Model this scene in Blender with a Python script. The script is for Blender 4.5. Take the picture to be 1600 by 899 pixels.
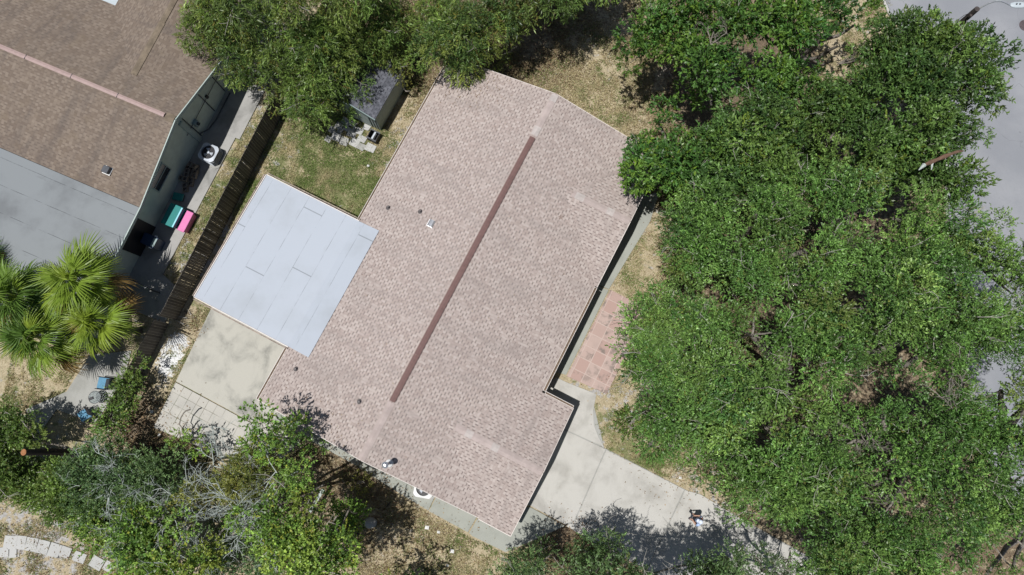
import bpy, bmesh, math, random
import numpy as np
from mathutils import Vector, Matrix
R = math.radians
rng = np.random.default_rng(7); random.seed(7)
sc = bpy.context.scene
for o in list(bpy.data.objects): bpy.data.objects.remove(o)
col = sc.collection
# ------------------------------------------------------------------ camera, sky, sun, exposure
CAM_H = 37.0; FPX = 1110.0; TILT = R(9.5)
cd = bpy.data.cameras.new('camera'); cam = bpy.data.objects.new('camera', cd); col.objects.link(cam)
cam.location = (0, 0, CAM_H); cam.rotation_euler = (TILT, 0, 0)
cd.sensor_width = 36; cd.lens = 36*FPX/1600; cd.clip_start = .5; cd.clip_end = 3000
sc.camera = cam
SUN = Vector((-.212, -.088, 1)).normalized()
elev = math.asin(SUN.z); az = math.atan2(SUN.x, SUN.y)
w = bpy.data.worlds.new('World'); sc.world = w; w.use_nodes = True
nt = w.node_tree; bg = nt.nodes['Background']; sky = nt.nodes.new('ShaderNodeTexSky')
sky.sky_type = 'NISHITA'; sky.sun_disc = False; sky.sun_elevation = elev; sky.sun_rotation = az
sky.air_density = 1.0; sky.dust_density = 1.2; sky.ozone_density = 1.0
nt.links.new(sky.outputs[0], bg.inputs[0]); bg.inputs[1].default_value = .055
sl = bpy.data.lights.new('sun', 'SUN'); sl.energy = 4.7; sl.angle = R(.5); sl.color = (1, .975, .945)
so = bpy.data.objects.new('sun', sl); col.objects.link(so); so.rotation_euler = SUN.to_track_quat('Z', 'Y').to_euler()
so.location = (-10, -5, 60)
sc.view_settings.view_transform = 'Standard'; sc.view_settings.look = 'None'
sc.view_settings.exposure = 0.0; sc.view_settings.gamma = 1; sc.view_settings.use_curve_mapping = False
sc.render.engine = 'CYCLES'; sc.cycles.max_bounces = 6; sc.cycles.diffuse_bounces = 3
sc.render.resolution_x = 1024; sc.render.resolution_y = 575

# ------------------------------------------------------------------ helpers
def at(px, py, z=0.0):
    """world point at height z that a surveyor reads off the photograph's pixel"""
    F = np.array([0, math.sin(TILT), -math.cos(TILT)]); U = np.array([0, math.cos(TILT), math.sin(TILT)])
    d = F + (px-800)/FPX*np.array([1., 0, 0]) + (449.5-py)/FPX*U
    return d*((z-CAM_H)/d[2]) + np.array([0, 0, CAM_H])
def px_of(x, y, z=0.0):
    d0 = x; dy = y; dz = z-CAM_H
    fw = dy*math.sin(TILT)-dz*math.cos(TILT); up = dy*math.cos(TILT)+dz*math.sin(TILT)
    return 800+FPX*d0/fw, 449.5-FPX*up/fw
AH = R(62.9); AN = R(66.9)                       # plan directions of the two houses
def W(u, v, z=0.0, a=AH): return (u*math.cos(a)+v*math.sin(a), u*math.sin(a)-v*math.cos(a), z)
def tag(o, label=None, cat=None, group=None, kind=None):
    if label: o['label'] = label
    if cat: o['category'] = cat
    if group: o['group'] = group
    if kind: o['kind'] = kind
    return o
def empty(name, loc, label, cat, group=None):
    o = bpy.data.objects.new(name, None); o.location = loc; o.empty_display_size = .3; col.objects.link(o)
    return tag(o, label, cat, group)
class MB:
    def __init__(s): s.v = []; s.f = []; s.uv = []
    def add(s, vs, fs):
        n = len(s.v); s.v += [tuple(map(float, p)) for p in vs]; s.f += [tuple(i+n for i in f) for f in fs]; return s
    def box(s, c, size, rz=0.0, tilt=None):
        hx, hy, hz = size[0]/2, size[1]/2, size[2]/2; M = Matrix.Rotation(rz, 3, 'Z')
        if tilt: M = M @ tilt
        vs = [tuple(Vector(c)+M @ Vector((x*hx, y*hy, z*hz))) for z in (-1, 1) for x, y in ((-1, -1), (1, -1), (1, 1), (-1, 1))]
        return s.add(vs, [(3, 2, 1, 0), (4, 5, 6, 7), (0, 1, 5, 4), (1, 2, 6, 5), (2, 3, 7, 6), (3, 0, 4, 7)])
    def prism(s, poly, z0, z1):
        n = len(poly); vs = [(p[0], p[1], z0) for p in poly]+[(p[0], p[1], z1) for p in poly]
        return s.add(vs, [tuple(range(n))[::-1], tuple(range(n, 2*n))]+[(i, (i+1) % n, (i+1) % n+n, i+n) for i in range(n)])
    def slab(s, poly3, th):                                   # sloping plate, th thick downwards
        n = len(poly3); vs = [tuple(p) for p in poly3]+[(p[0], p[1], p[2]-th) for p in poly3]
        return s.add(vs, [tuple(range(n)), tuple(range(n, 2*n))[::-1]]+[(i, i+n, (i+1) % n+n, (i+1) % n) for i in range(n)])
    def bar(s, a, b, wd, ht):                                 # rectangular bar between two points
        a = Vector(a); b = Vector(b); d = (b-a).normalized()
        sd = d.cross(Vector((0, 0, 1)));
        if sd.length < 1e-4: sd = Vector((1, 0, 0))
        sd.normalize(); up = sd.cross(d)
        vs = [tuple(p+sd*x*wd/2+up*y*ht/2) for p in (a, b) for x, y in ((-1, -1), (1, -1), (1, 1), (-1, 1))]
        return s.add(vs, [(0, 1, 2, 3), (7, 6, 5, 4), (0, 4, 5, 1), (1, 5, 6, 2), (2, 6, 7, 3), (3, 7, 4, 0)])
    def tube(s, pts, rad, n=8, cap=True):
        pts = [Vector(p) for p in pts]
        if not hasattr(rad, '__len__'): rad = [rad]*len(pts)
        vs = []; fs = []
        for i, p in enumerate(pts):
            d = (pts[min(i+1, len(pts)-1)]-pts[max(i-1, 0)]).normalized()
            x = d.cross(Vector((.31, .17, .93)));
            if x.length < .05: x = d.cross(Vector((1, 0, 0)))
            x.normalize(); y = d.cross(x)
            for k in range(n):
                t = 2*math.pi*k/n; vs.append(tuple(p+(x*math.cos(t)+y*math.sin(t))*rad[i]))
        for i in range(len(pts)-1):
            for k in range(n): fs.append((i*n+k, i*n+(k+1) % n, (i+1)*n+(k+1) % n, (i+1)*n+k))
        if cap: fs += [tuple(range(n))[::-1], tuple(range((len(pts)-1)*n, len(pts)*n))]
        return s.add(vs, fs)
    def lathe(s, c, prof, n=20, sx=1, sy=1):                  # prof: (radius, z) pairs
        vs = [(c[0]+r*math.cos(2*math.pi*k/n)*sx, c[1]+r*math.sin(2*math.pi*k/n)*sy, c[2]+z) for r, z in prof for k in range(n)]
        fs = [(i*n+k, i*n+(k+1) % n, (i+1)*n+(k+1) % n, (i+1)*n+k) for i in range(len(prof)-1) for k in range(n)]
        fs += [tuple(range(n))[::-1], tuple(range((len(prof)-1)*n, len(prof)*n))]
        return s.add(vs, fs)
    def build(s, name, mat, parent=None, bevel=0, smooth=False, recalc=True, uvf=None):
        me = bpy.data.meshes.new(name); off = Vector(parent.location) if parent else Vector((0, 0, 0))
        if parent and parent.parent: off = off+Vector(parent.parent.location)
        me.from_pydata([tuple(Vector(p)-off) for p in s.v], [], s.f)
        if recalc:
            b = bmesh.new(); b.from_mesh(me); bmesh.ops.recalc_face_normals(b, faces=b.faces); b.to_mesh(me); b.free()
        if uvf:
            ul = me.uv_layers.new(name='UVMap')
            for l in me.loops:
                co = me.vertices[l.vertex_index].co+off; ul.data[l.index].uv = uvf(co)
        for m in (mat if isinstance(mat, list) else [mat]): me.materials.append(m)
        if smooth: me.polygons.foreach_set('use_smooth', [True]*len(me.polygons))
        o = bpy.data.objects.new(name, me); col.objects.link(o)
        if parent: o.parent = parent
        if bevel:
            md = o.modifiers.new('b', 'BEVEL'); md.width = bevel; md.segments = 2; md.limit_method = 'ANGLE'
        return o
def raw_mesh(name, V, Q, mat, parent=None, colr=None, off=(0, 0, 0)):
    """big numpy meshes of quads"""
    me = bpy.data.meshes.new(name); nv = len(V); nq = len(Q)
    me.vertices.add(nv); me.vertices.foreach_set('co', (V-np.array(off)).astype(np.float32).ravel())
    me.loops.add(nq*4); me.loops.foreach_set('vertex_index', Q.astype(np.int32).ravel())
    me.polygons.add(nq); me.polygons.foreach_set('loop_start', (np.arange(nq)*4).astype(np.int32))
    me.update(calc_edges=True)
    if colr is not None:
        at_ = me.attributes.new('tint', 'FLOAT_COLOR', 'FACE'); at_.data.foreach_set('color', colr.astype(np.float32).ravel())
    me.materials.append(mat); o = bpy.data.objects.new(name, me); col.objects.link(o)
    if parent: o.parent = parent
    return o

# value noise -------------------------------------------------------
_L = np.random.default_rng(3).random((256, 256))
def vnoise(x, y):
    xi = np.floor(x).astype(int); yi = np.floor(y).astype(int); fx = x-xi; fy = y-yi
    fx = fx*fx*(3-2*fx); fy = fy*fy*(3-2*fy); g = lambda a, b: _L[a % 256, b % 256]
    return (g(xi, yi)*(1-fx)+g(xi+1, yi)*fx)*(1-fy)+(g(xi, yi+1)*(1-fx)+g(xi+1, yi+1)*fx)*fy
def fbm(x, y, s, o=4):
    x = np.asarray(x, float)*s+31.7; y = np.asarray(y, float)*s+11.3; r = 0; a = .5; t = 0
    for i in range(o): r = r+a*vnoise(x, y); t += a; x = x*2.03+5.1; y = y*2.03+9.7; a *= .5
    return r/t

# ------------------------------------------------------------------ materials
class NT:
    def __init__(s, name):
        s.m = bpy.data.materials.new(name); s.m.use_nodes = True; s.t = s.m.node_tree
        s.b = s.t.nodes['Principled BSDF']; s.b.inputs['Roughness'].default_value = .8
        s.b.inputs['Specular IOR Level'].default_value = .3
    def n(s, ty, **k):
        x = s.t.nodes.new('ShaderNode'+ty)
        for a, b in k.items(): setattr(x, a, b)
        return x
    def put(s, sock, v):
        if hasattr(v, 'is_output') or isinstance(v, bpy.types.NodeSocket): s.t.links.new(v, sock)
        else: sock.default_value = v
    def math(s, op, a, b=None, c=None):
        x = s.n('Math', operation=op); s.put(x.inputs[0], a)
        if b is not None: s.put(x.inputs[1], b)
        if c is not None: s.put(x.inputs[2], c)
        return x.outputs[0]
    def mix(s, f, a, b, mode='MIX'):
        x = s.n('Mix', data_type='RGBA', blend_type=mode); s.put(x.inputs[0], f)
        c4 = lambda q: tuple(q)+(1,) if isinstance(q, (tuple, list)) and len(q) == 3 else q
        s.put(x.inputs[6], c4(a)); s.put(x.inputs[7], c4(b)); return x.outputs[2]
    def noise(s, scale, detail=4, rough=.6, vec=None, dist=0):
        x = s.n('TexNoise'); x.inputs['Scale'].default_value = scale; x.inputs['Detail'].default_value = detail
        x.inputs['Roughness'].default_value = rough; x.inputs['Distortion'].default_value = dist
        s.t.links.new(vec if vec is not None else s.pos(), x.inputs['Vector']); return x.outputs['Fac']
    def pos(s):
        if not hasattr(s, '_p'): s._p = s.n('NewGeometry').outputs['Position']
        return s._p
    def step(s, v, lo, hi):
        x = s.n('MapRange', clamp=True, interpolation_type='SMOOTHSTEP'); s.put(x.inputs[0], v)
        x.inputs[1].default_value = lo; x.inputs[2].default_value = hi; return x.outputs[0]
    def attr(s, name):
        x = s.n('Attribute', attribute_name=name); return x
    def bump(s, h, st=.3, d=.02):
        x = s.n('Bump'); x.inputs['Strength'].default_value = st; x.inputs['Distance'].default_value = d
        s.put(x.inputs['Height'], h); s.t.links.new(x.outputs[0], s.b.inputs['Normal'])
    def out(s, c, rough=None, metal=None):
        s.put(s.b.inputs['Base Color'], tuple(c)+(1,) if isinstance(c, tuple) and len(c) == 3 else c)
        if rough is not None: s.b.inputs['Roughness'].default_value = rough
        if metal is not None: s.b.inputs['Metallic'].default_value = metal
        return s.m
def plain(name, c, rough=.7, metal=0, var=.18, scale=6, spec=.3):
    n = NT(name); f = n.noise(scale, 5, .65); n.b.inputs['Specular IOR Level'].default_value = spec
    k = n.mix(n.step(f, .3, .72), tuple(x*(1-var) for x in c), tuple(min(1, x*(1+var)) for x in c))
    n.bump(n.noise(scale*6, 3), .12, .01); return n.out(k, rough, metal)

def shingles(name, lo, hi, dash, stain, stain_amt=.35, tabw=.125, period=2, warm=None):
    n = NT(name); uv = n.n('UVMap').outputs[0]; sp = n.n('SeparateXYZ'); n.t.links.new(uv, sp.inputs[0])
    x, y = sp.outputs[0], sp.outputs[1]
    ry = n.math('DIVIDE', y, .143); row = n.math('FLOOR', ry); fy = n.math('FRACT', ry)
    wn = n.n('TexWhiteNoise', noise_dimensions='1D'); n.put(wn.inputs['W'], row)
    wob = n.n('TexNoise', noise_dimensions='2D'); wob.inputs['Scale'].default_value = 1.7
    n.t.links.new(uv, wob.inputs['Vector'])
    tx = n.math('ADD', n.math('DIVIDE', n.math('ADD', x, n.math('ADD', n.math('MULTIPLY', wn.outputs[0], .06), n.math('MULTIPLY', n.math('FRACT', n.math('MULTIPLY', row, .5)), tabw*2))), tabw),
                n.math('MULTIPLY', wob.outputs['Fac'], .35))
    tb = n.math('FLOOR', tx); fx = n.math('FRACT', tx)
    cv = n.n('CombineXYZ'); n.put(cv.inputs[0], tb); n.put(cv.inputs[1], row)
    w2 = n.n('TexWhiteNoise', noise_dimensions='2D'); n.t.links.new(cv.outputs[0], w2.inputs['Vector'])
    c = n.mix(w2.outputs['Value'], lo, hi)
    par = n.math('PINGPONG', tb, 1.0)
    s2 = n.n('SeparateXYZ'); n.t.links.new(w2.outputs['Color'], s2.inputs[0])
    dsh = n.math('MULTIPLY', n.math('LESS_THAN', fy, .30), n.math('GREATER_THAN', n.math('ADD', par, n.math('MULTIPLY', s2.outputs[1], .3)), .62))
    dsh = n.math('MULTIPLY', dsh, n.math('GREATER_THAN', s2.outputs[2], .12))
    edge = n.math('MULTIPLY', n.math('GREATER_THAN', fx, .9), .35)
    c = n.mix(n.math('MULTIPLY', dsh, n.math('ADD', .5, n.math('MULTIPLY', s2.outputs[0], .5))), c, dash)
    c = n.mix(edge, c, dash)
    stv = n.n('Mapping'); stv.inputs['Scale'].default_value = (1.6, .35, 1); n.t.links.new(uv, stv.inputs['Vector'])
    st = n.step(n.noise(.8, 7, .68, stv.outputs[0], .3), .44, .70)
    c = n.mix(n.math('MULTIPLY', st, stain_amt), c, stain)
    if warm: c = n.mix(n.math('MULTIPLY', n.step(n.noise(1.1, 4, .6), .52, .75), .5), c, warm)
    c = n.mix(n.math('MULTIPLY', n.step(n.noise(60, 2), .35, .7), .16), c, tuple(q*.45 for q in lo))
    n.bump(n.math('SUBTRACT', n.math('MULTIPLY', par, .6), fy), .5, .008)
    return n.out(c, .9)
M = {}
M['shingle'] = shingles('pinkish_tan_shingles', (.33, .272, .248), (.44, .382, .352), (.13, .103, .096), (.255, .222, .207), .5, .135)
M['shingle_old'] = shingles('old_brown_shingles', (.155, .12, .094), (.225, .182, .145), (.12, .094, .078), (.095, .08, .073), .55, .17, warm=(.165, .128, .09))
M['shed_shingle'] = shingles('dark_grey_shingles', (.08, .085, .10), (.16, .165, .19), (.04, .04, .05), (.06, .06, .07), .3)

def concrete(name, base, dirt, grid=None, joint=(.12, .115, .09), dirt_amt=.6, a=AH, shift=(0, 0), pink=None, grass=False):
    n = NT(name); p = n.pos()
    rot = n.n('VectorRotate', rotation_type='Z_AXIS'); n.t.links.new(p, rot.inputs['Vector']); rot.inputs['Angle'].default_value = -a
    rv = rot.outputs[0]
    c = n.mix(n.math('MULTIPLY', n.step(n.noise(.7, 7, .62, rv, .4), .42, .72), dirt_amt), base, dirt)
    c = n.mix(n.math('MULTIPLY', n.step(n.noise(26, 3, .7), .5, .8), .25), c, tuple(q*.7 for q in dirt))
    h = n.noise(40, 3)
    if grid:
        gs = grid if isinstance(grid, tuple) else (grid, grid)
        sp = n.n('SeparateXYZ'); n.t.links.new(rv, sp.inputs[0])
        wob = n.noise(1.4, 3, .5)
        gx = n.math('ADD', n.math('DIVIDE', n.math('ADD', sp.outputs[0], shift[0]), gs[0]), n.math('MULTIPLY', wob, .05))
        gy = n.math('ADD', n.math('DIVIDE', n.math('ADD', sp.outputs[1], shift[1]), gs[1]), n.math('MULTIPLY', wob, .05))
        cv = n.n('CombineXYZ'); n.put(cv.inputs[0], n.math('FLOOR', gx)); n.put(cv.inputs[1], n.math('FLOOR', gy))
        wn = n.n('TexWhiteNoise', noise_dimensions='2D'); n.t.links.new(cv.outputs[0], wn.inputs['Vector'])
        if pink:
            c = n.mix(n.step(wn.outputs['Value'], .2, .95), c, pink[0])
            sp2 = n.n('SeparateXYZ'); n.t.links.new(wn.outputs['Color'], sp2.inputs[0])
            c = n.mix(n.math('MULTIPLY', n.step(n.noise(2.2, 5, .7), .45, .65), n.step(sp2.outputs[1], .1, .6)), c, pink[1])
        else: c = n.mix(n.math('MULTIPLY', wn.outputs['Value'], .35), c, tuple(q*.82 for q in base))
        jx = n.math('ABSOLUTE', n.math('SUBTRACT', n.math('FRACT', gx), .5)); jy = n.math('ABSOLUTE', n.math('SUBTRACT', n.math('FRACT', gy), .5))
        jw = n.math('MULTIPLY', n.noise(2.5, 4, .7), .05)
        j = n.math('GREATER_THAN', n.math('ADD', n.math('MAXIMUM', jx, jy), jw), .494)
        jc = joint
        if grass: jc = n.mix(n.step(n.noise(1.6, 3), .48, .6), joint, (.06, .075, .03))
        c = n.mix(n.math('MULTIPLY', j, .85 if pink else n.math('MULTIPLY', n.step(n.noise(1.1, 5, .7), .3, .62), .8)), c, jc)
        h = n.math('SUBTRACT', n.math('MULTIPLY', h, .3), j)
    n.bump(h, .3, .01); return n.out(c, .88)
M['concrete'] = concrete('driveway_concrete', (.44, .43, .40), (.29, .28, .255), dirt_amt=.8)
M['concrete_walk'] = concrete('grey_green_concrete', (.31, .32, .285), (.20, .21, .185), dirt_amt=.5)
M['patio_conc'] = concrete('stained_patio_concrete', (.41, .40, .355), (.19, .19, .172), dirt_amt=.9)
M['pavers'] = concrete('weathered_pavers', (.44, .425, .385), (.27, .27, .26), grid=(.52, .50), joint=(.17, .16, .13), grass=True, dirt_amt=.55)
M['pink'] = concrete('pink_pavers', (.42, .32, .285), (.34, .27, .24), grid=(.68, .62), joint=(.46, .37, .33), pink=((.37, .26, .228), (.20, .165, .145)), shift=(.2, .1))
M['slab'] = concrete('stone_slab', (.43, .43, .415), (.27, .27, .26), dirt_amt=.4)
M['slab_grey'] = concrete('grey_stone_slab', (.33, .33, .31), (.2, .2, .18))
M['nb_walk'] = concrete('neighbour_concrete', (.34, .335, .32), (.17, .17, .16), dirt_amt=.8)
M['kerb'] = concrete('kerb_concrete', (.5, .49, .46), (.34, .33, .3))
def asphalt():
    n = NT('road_asphalt')
    c = n.mix(n.step(n.noise(.25, 5, .6), .35, .7), (.215, .225, .245), (.27, .278, .295))
    c = n.mix(n.math('MULTIPLY', n.step(n.noise(9, 6, .75), .5, .7), .3), c, (.20, .20, .215))
    v = n.n('TexVoronoi', feature='DISTANCE_TO_EDGE'); v.inputs['Scale'].default_value = .22
    dn = n.n('TexNoise'); dn.inputs['Scale'].default_value = 1.2; n.t.links.new(n.pos(), dn.inputs['Vector'])
    ad = n.n('VectorMath', operation='ADD'); n.t.links.new(n.pos(), ad.inputs[0]); n.t.links.new(dn.outputs['Color'], ad.inputs[1])
    n.t.links.new(ad.outputs[0], v.inputs['Vector'])
    c = n.mix(n.math('MULTIPLY', n.math('LESS_THAN', v.outputs['Distance'], .003), .3), c, (.13, .13, .14))
    n.bump(n.noise(80, 2), .3, .01); return n.out(c, .85)
M['asphalt'] = asphalt()
def flatroof(name, base, seam, dirt, roww, a, blen=3.6, spots=.3):
    n = NT(name); rot = n.n('VectorRotate', rotation_type='Z_AXIS'); n.t.links.new(n.pos(), rot.inputs['Vector']); rot.inputs['Angle'].default_value = -a
    sp = n.n('SeparateXYZ'); n.t.links.new(rot.outputs[0], sp.inputs[0])
    rv = n.math('DIVIDE', n.math('ADD', sp.outputs[1], n.math('MULTIPLY', n.noise(.6, 2), .05)), roww); row = n.math('FLOOR', rv); fr = n.math('FRACT', rv)
    wn = n.n('TexWhiteNoise', noise_dimensions='1D'); n.put(wn.inputs['W'], row)
    bx = n.math('ADD', n.math('DIVIDE', sp.outputs[0], blen), n.math('MULTIPLY', wn.outputs[0], 5)); fb = n.math('FRACT', bx)
    wear = n.step(n.noise(1.3, 5, .7), .36, .62)
    s1 = n.math('MULTIPLY', n.math('LESS_THAN', fr, .02), wear)
    s2 = n.math('MULTIPLY', n.math('LESS_THAN', fb, .006), .8)
    near = n.math('MULTIPLY', n.math('LESS_THAN', fr, .16), n.step(n.noise(1.1, 5, .7), .52, .7))
    c = n.mix(n.math('MULTIPLY', n.step(n.noise(.35, 6, .6), .45, .75), spots), base, dirt)
    c = n.mix(n.math('MULTIPLY', near, .35), c, dirt)
    c = n.mix(n.math('MULTIPLY', n.math('MAXIMUM', s1, s2), .8), c, seam)
    c = n.mix(n.math('MULTIPLY', n.step(n.noise(35, 3, .7), .55, .8), .2), c, dirt)
    n.bump(s1, .3, .01); return n.out(c, .6)
M['flat'] = flatroof('coated_white_roll_roofing', (.365, .40, .45), (.15, .165, .18), (.29, .315, .34), 1.06, AH, 9.0, spots=.6)
M['flat_nb'] = flatroof('grey_roll_roofing', (.19, .207, .217), (.045, .05, .055), (.105, .113, .12), 1.25, AN+R(90), 30, spots=.8)
M['fascia'] = plain('white_trim_paint', (.62, .57, .53), .5, var=.1)
M['gutter_in'] = plain('gutter_debris', (.14, .10, .07), .9, var=.4, scale=12)
M['gutter_rust'] = plain('rusty_gutter_trim', (.26, .21, .175), .7, var=.4, scale=5)
M['wall'] = plain('tan_stucco', (.50, .44, .38), .9, var=.06, scale=3)
M['nb_wall'] = plain('sage_green_stucco', (.60, .66, .57), .85, var=.08, scale=2)
M['nb_trim'] = plain('pale_green_trim', (.38, .45, .42), .6, var=.08)
M['shed_wall'] = plain('sage_grey_siding', (.36, .42, .40), .7, var=.1)
M['ridge_vent'] = plain('brown_metal_vent', (.15, .088, .08), .5, .0, var=.08)
M['ridge_cap'] = plain('pale_ridge_shingles', (.375, .315, .295), .9, var=.12, scale=2.2)
M['ridge_cap_pale'] = plain('lichen_grey_cap', (.41, .37, .35), .9, var=.14, scale=3)
M['moss'] = plain('ochre_stained_cap', (.165, .132, .096), .9, var=.25, scale=3)
M['pinkvent'] = plain('pink_metal_vent', (.34, .25, .232), .5, var=.1)
M['dark'] = plain('black_plastic', (.022, .022, .026), .5)
M['darkgrey'] = plain('dark_grey_metal', (.07, .075, .085), .5)
M['pipe'] = plain('lead_pipe', (.10, .09, .09), .5)
M['galv'] = plain('galvanised_metal', (.55, .56, .58), .32, .7, var=.08)
M['white'] = plain('white_paint', (.72, .72, .70), .5, var=.06)
M['glass'] = plain('window_glass', (.03, .035, .045), .08, spec=.8, var=.05)
M['ac'] = plain('pale_grey_enamel', (.46, .50, .55), .45, var=.05)
M['ac_white'] = plain('off_white_enamel', (.66, .67, .66), .45, var=.05)
M['louver'] = plain('dark_louvre', (.05, .055, .07), .6)
M['bark'] = plain('grey_oak_bark', (.20, .18, .155), .95, var=.4, scale=7)
M['bark_pale'] = plain('pale_twig_bark', (.37, .35, .31), .95, var=.25, scale=9)
M['dead'] = plain('bleached_dead_wood', (.40, .44, .41), .95, var=.2, scale=9)
M['deadbrown'] = plain('brown_dead_wood', (.15, .09, .062), .95, var=.3, scale=9)
M['cut'] = plain('orange_cut_wood', (.30, .135, .06), .9, var=.2, scale=12)
M['darkbark'] = plain('dark_charred_bark', (.045, .035, .03), .95, var=.3, scale=9)
M['fence'] = plain('weathered_fence_board', (.17, .15, .13), .95, var=.35, scale=4)
def boards():
    n = NT('weathered_boards'); rot = n.n('VectorRotate', rotation_type='Z_AXIS'); n.t.links.new(n.pos(), rot.inputs['Vector']); rot.inputs['Angle'].default_value = -R(62.6)
    sp = n.n('SeparateXYZ'); n.t.links.new(rot.outputs[0], sp.inputs[0]); x = n.math('DIVIDE', sp.outputs[0], .145)
    wn = n.n('TexWhiteNoise', noise_dimensions='1D'); n.put(wn.inputs['W'], n.math('FLOOR', x))
    c = n.mix(wn.outputs['Value'], (.07, .062, .054), (.15, .135, .118)); fx = n.math('FRACT', x)
    c = n.mix(n.math('MULTIPLY', n.math('LESS_THAN', fx, .16), .55), c, (.42, .38, .33))
    c = n.mix(n.math('MULTIPLY', n.math('GREATER_THAN', fx, .9), .8), c, (.03, .025, .02))
    c = n.mix(n.math('MULTIPLY', n.step(n.noise(5, 5, .7), .4, .7), .35), c, (.06, .055, .045)); return n.out(c, .95)
M['fence'] = boards()
M['fence_post'] = plain('grey_fence_post', (.25, .225, .19), .95, var=.2, scale=4)
M['teal'] = plain('teal_plastic', (.02, .19, .18), .35, var=.05)
M['cyan'] = plain('sunlit_teal_plastic', (.30, .62, .72), .35, var=.05)  # teal plastic with sunlight put into the colour
M['pinkp'] = plain('pink_plastic', (.62, .17, .38), .4, var=.05)
M['navy'] = plain('navy_plastic', (.025, .045, .09), .4, var=.08)
M['greygreen'] = plain('grey_green_plastic', (.24, .31, .31), .45, var=.05)
M['blue'] = plain('sky_blue_fabric', (.10, .24, .36), .8, var=.12, scale=9)
M['block'] = plain('grey_concrete_block', (.20, .17, .14), .95, var=.25, scale=8)
M['pole'] = plain('dark_creosoted_wood', (.06, .05, .048), .9, var=.3)
M['lamp'] = plain('pale_lamp_housing', (.42, .47, .50), .4, var=.04)
M['iron'] = plain('cast_iron', (.09, .07, .075), .6, var=.3)
M['skin'] = plain('skin', (.42, .25, .18), .6, var=.05)
M['shirt'] = plain('pale_blue_shirt', (.36, .47, .68), .85, var=.12, scale=12)
M['shorts'] = plain('dark_shorts', (.03, .032, .045), .85)
M['cap'] = plain('pale_cap', (.62, .68, .80), .8, var=.06)
M['rust'] = plain('rust_red_leaves', (.26, .06, .03), .8, var=.3)

def leafmat(name, trans=.32, rough=.5):
    n = NT(name); a = n.attr('tint').outputs['Color']
    n.b.inputs['Roughness'].default_value = rough; n.b.inputs['Specular IOR Level'].default_value = .38
    n.t.links.new(a, n.b.inputs['Base Color'])
    tr = n.n('BsdfTranslucent'); g = n.mix(1.0, a, (1.25, 1.35, .45), 'MULTIPLY'); n.t.links.new(g, tr.inputs[0])
    mx = n.n('MixShader'); mx.inputs[0].default_value = trans; n.t.links.new(n.b.outputs[0], mx.inputs[1]); n.t.links.new(tr.outputs[0], mx.inputs[2])
    n.t.links.new(mx.outputs[0], n.t.nodes['Material Output'].inputs['Surface']); return n.m
M['leaf'] = leafmat('leaf', .22, .42); M['blade'] = leafmat('grass_blade', .2, .8); M['palmleaf'] = leafmat('palm_leaf', .25, .45)
def groundmat():
    n = NT('ground_soil_and_turf'); z = n.attr('zone').outputs['Color']; sp = n.n('SeparateColor'); n.t.links.new(z, sp.inputs[0])
    sand, green, litter = sp.outputs[0], sp.outputs[1], sp.outputs[2]; wh = n.attr('white').outputs['Fac']
    f1 = n.noise(5, 6, .75); f2 = n.noise(16, 5, .75); f3 = n.noise(2.1, 6, .7)
    c = n.mix(n.step(f2, .35, .65), (.26, .21, .13), (.44, .38, .26))
    gm = n.step(n.math('ADD', green, n.math('MULTIPLY', n.math('SUBTRACT', n.noise(1.3, 5, .7), .5), 2.4)), .4, .75)
    c = n.mix(n.math('MULTIPLY', gm, .85), c, n.mix(n.step(f2, .35, .65), (.085, .10, .035), (.17, .19, .075)))
    sm = n.step(n.math('ADD', sand, n.math('MULTIPLY', n.math('SUBTRACT', f3, .5), 2.6)), .42, .68)
    c = n.mix(sm, c, n.mix(n.step(f2, .4, .62), (.27, .26, .245), (.43, .42, .41)))
    lm = n.step(n.math('ADD', litter, n.math('MULTIPLY', n.math('SUBTRACT', f1, .5), 1.6)), .45, .75)
    c = n.mix(n.math('MULTIPLY', lm, .85), c, n.mix(n.step(n.noise(22, 4, .8), .42, .6), (.045, .032, .024), (.16, .11, .07)))
    c = n.mix(n.step(n.math('ADD', wh, n.math('MULTIPLY', n.math('SUBTRACT', f1, .5), 1.4)), .5, .62), c, n.mix(n.step(f2, .4, .6), (.42, .43, .43), (.75, .75, .74)))
    n.bump(f2, .6, .04); return n.out(c, .95)
M['ground'] = groundmat()

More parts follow.
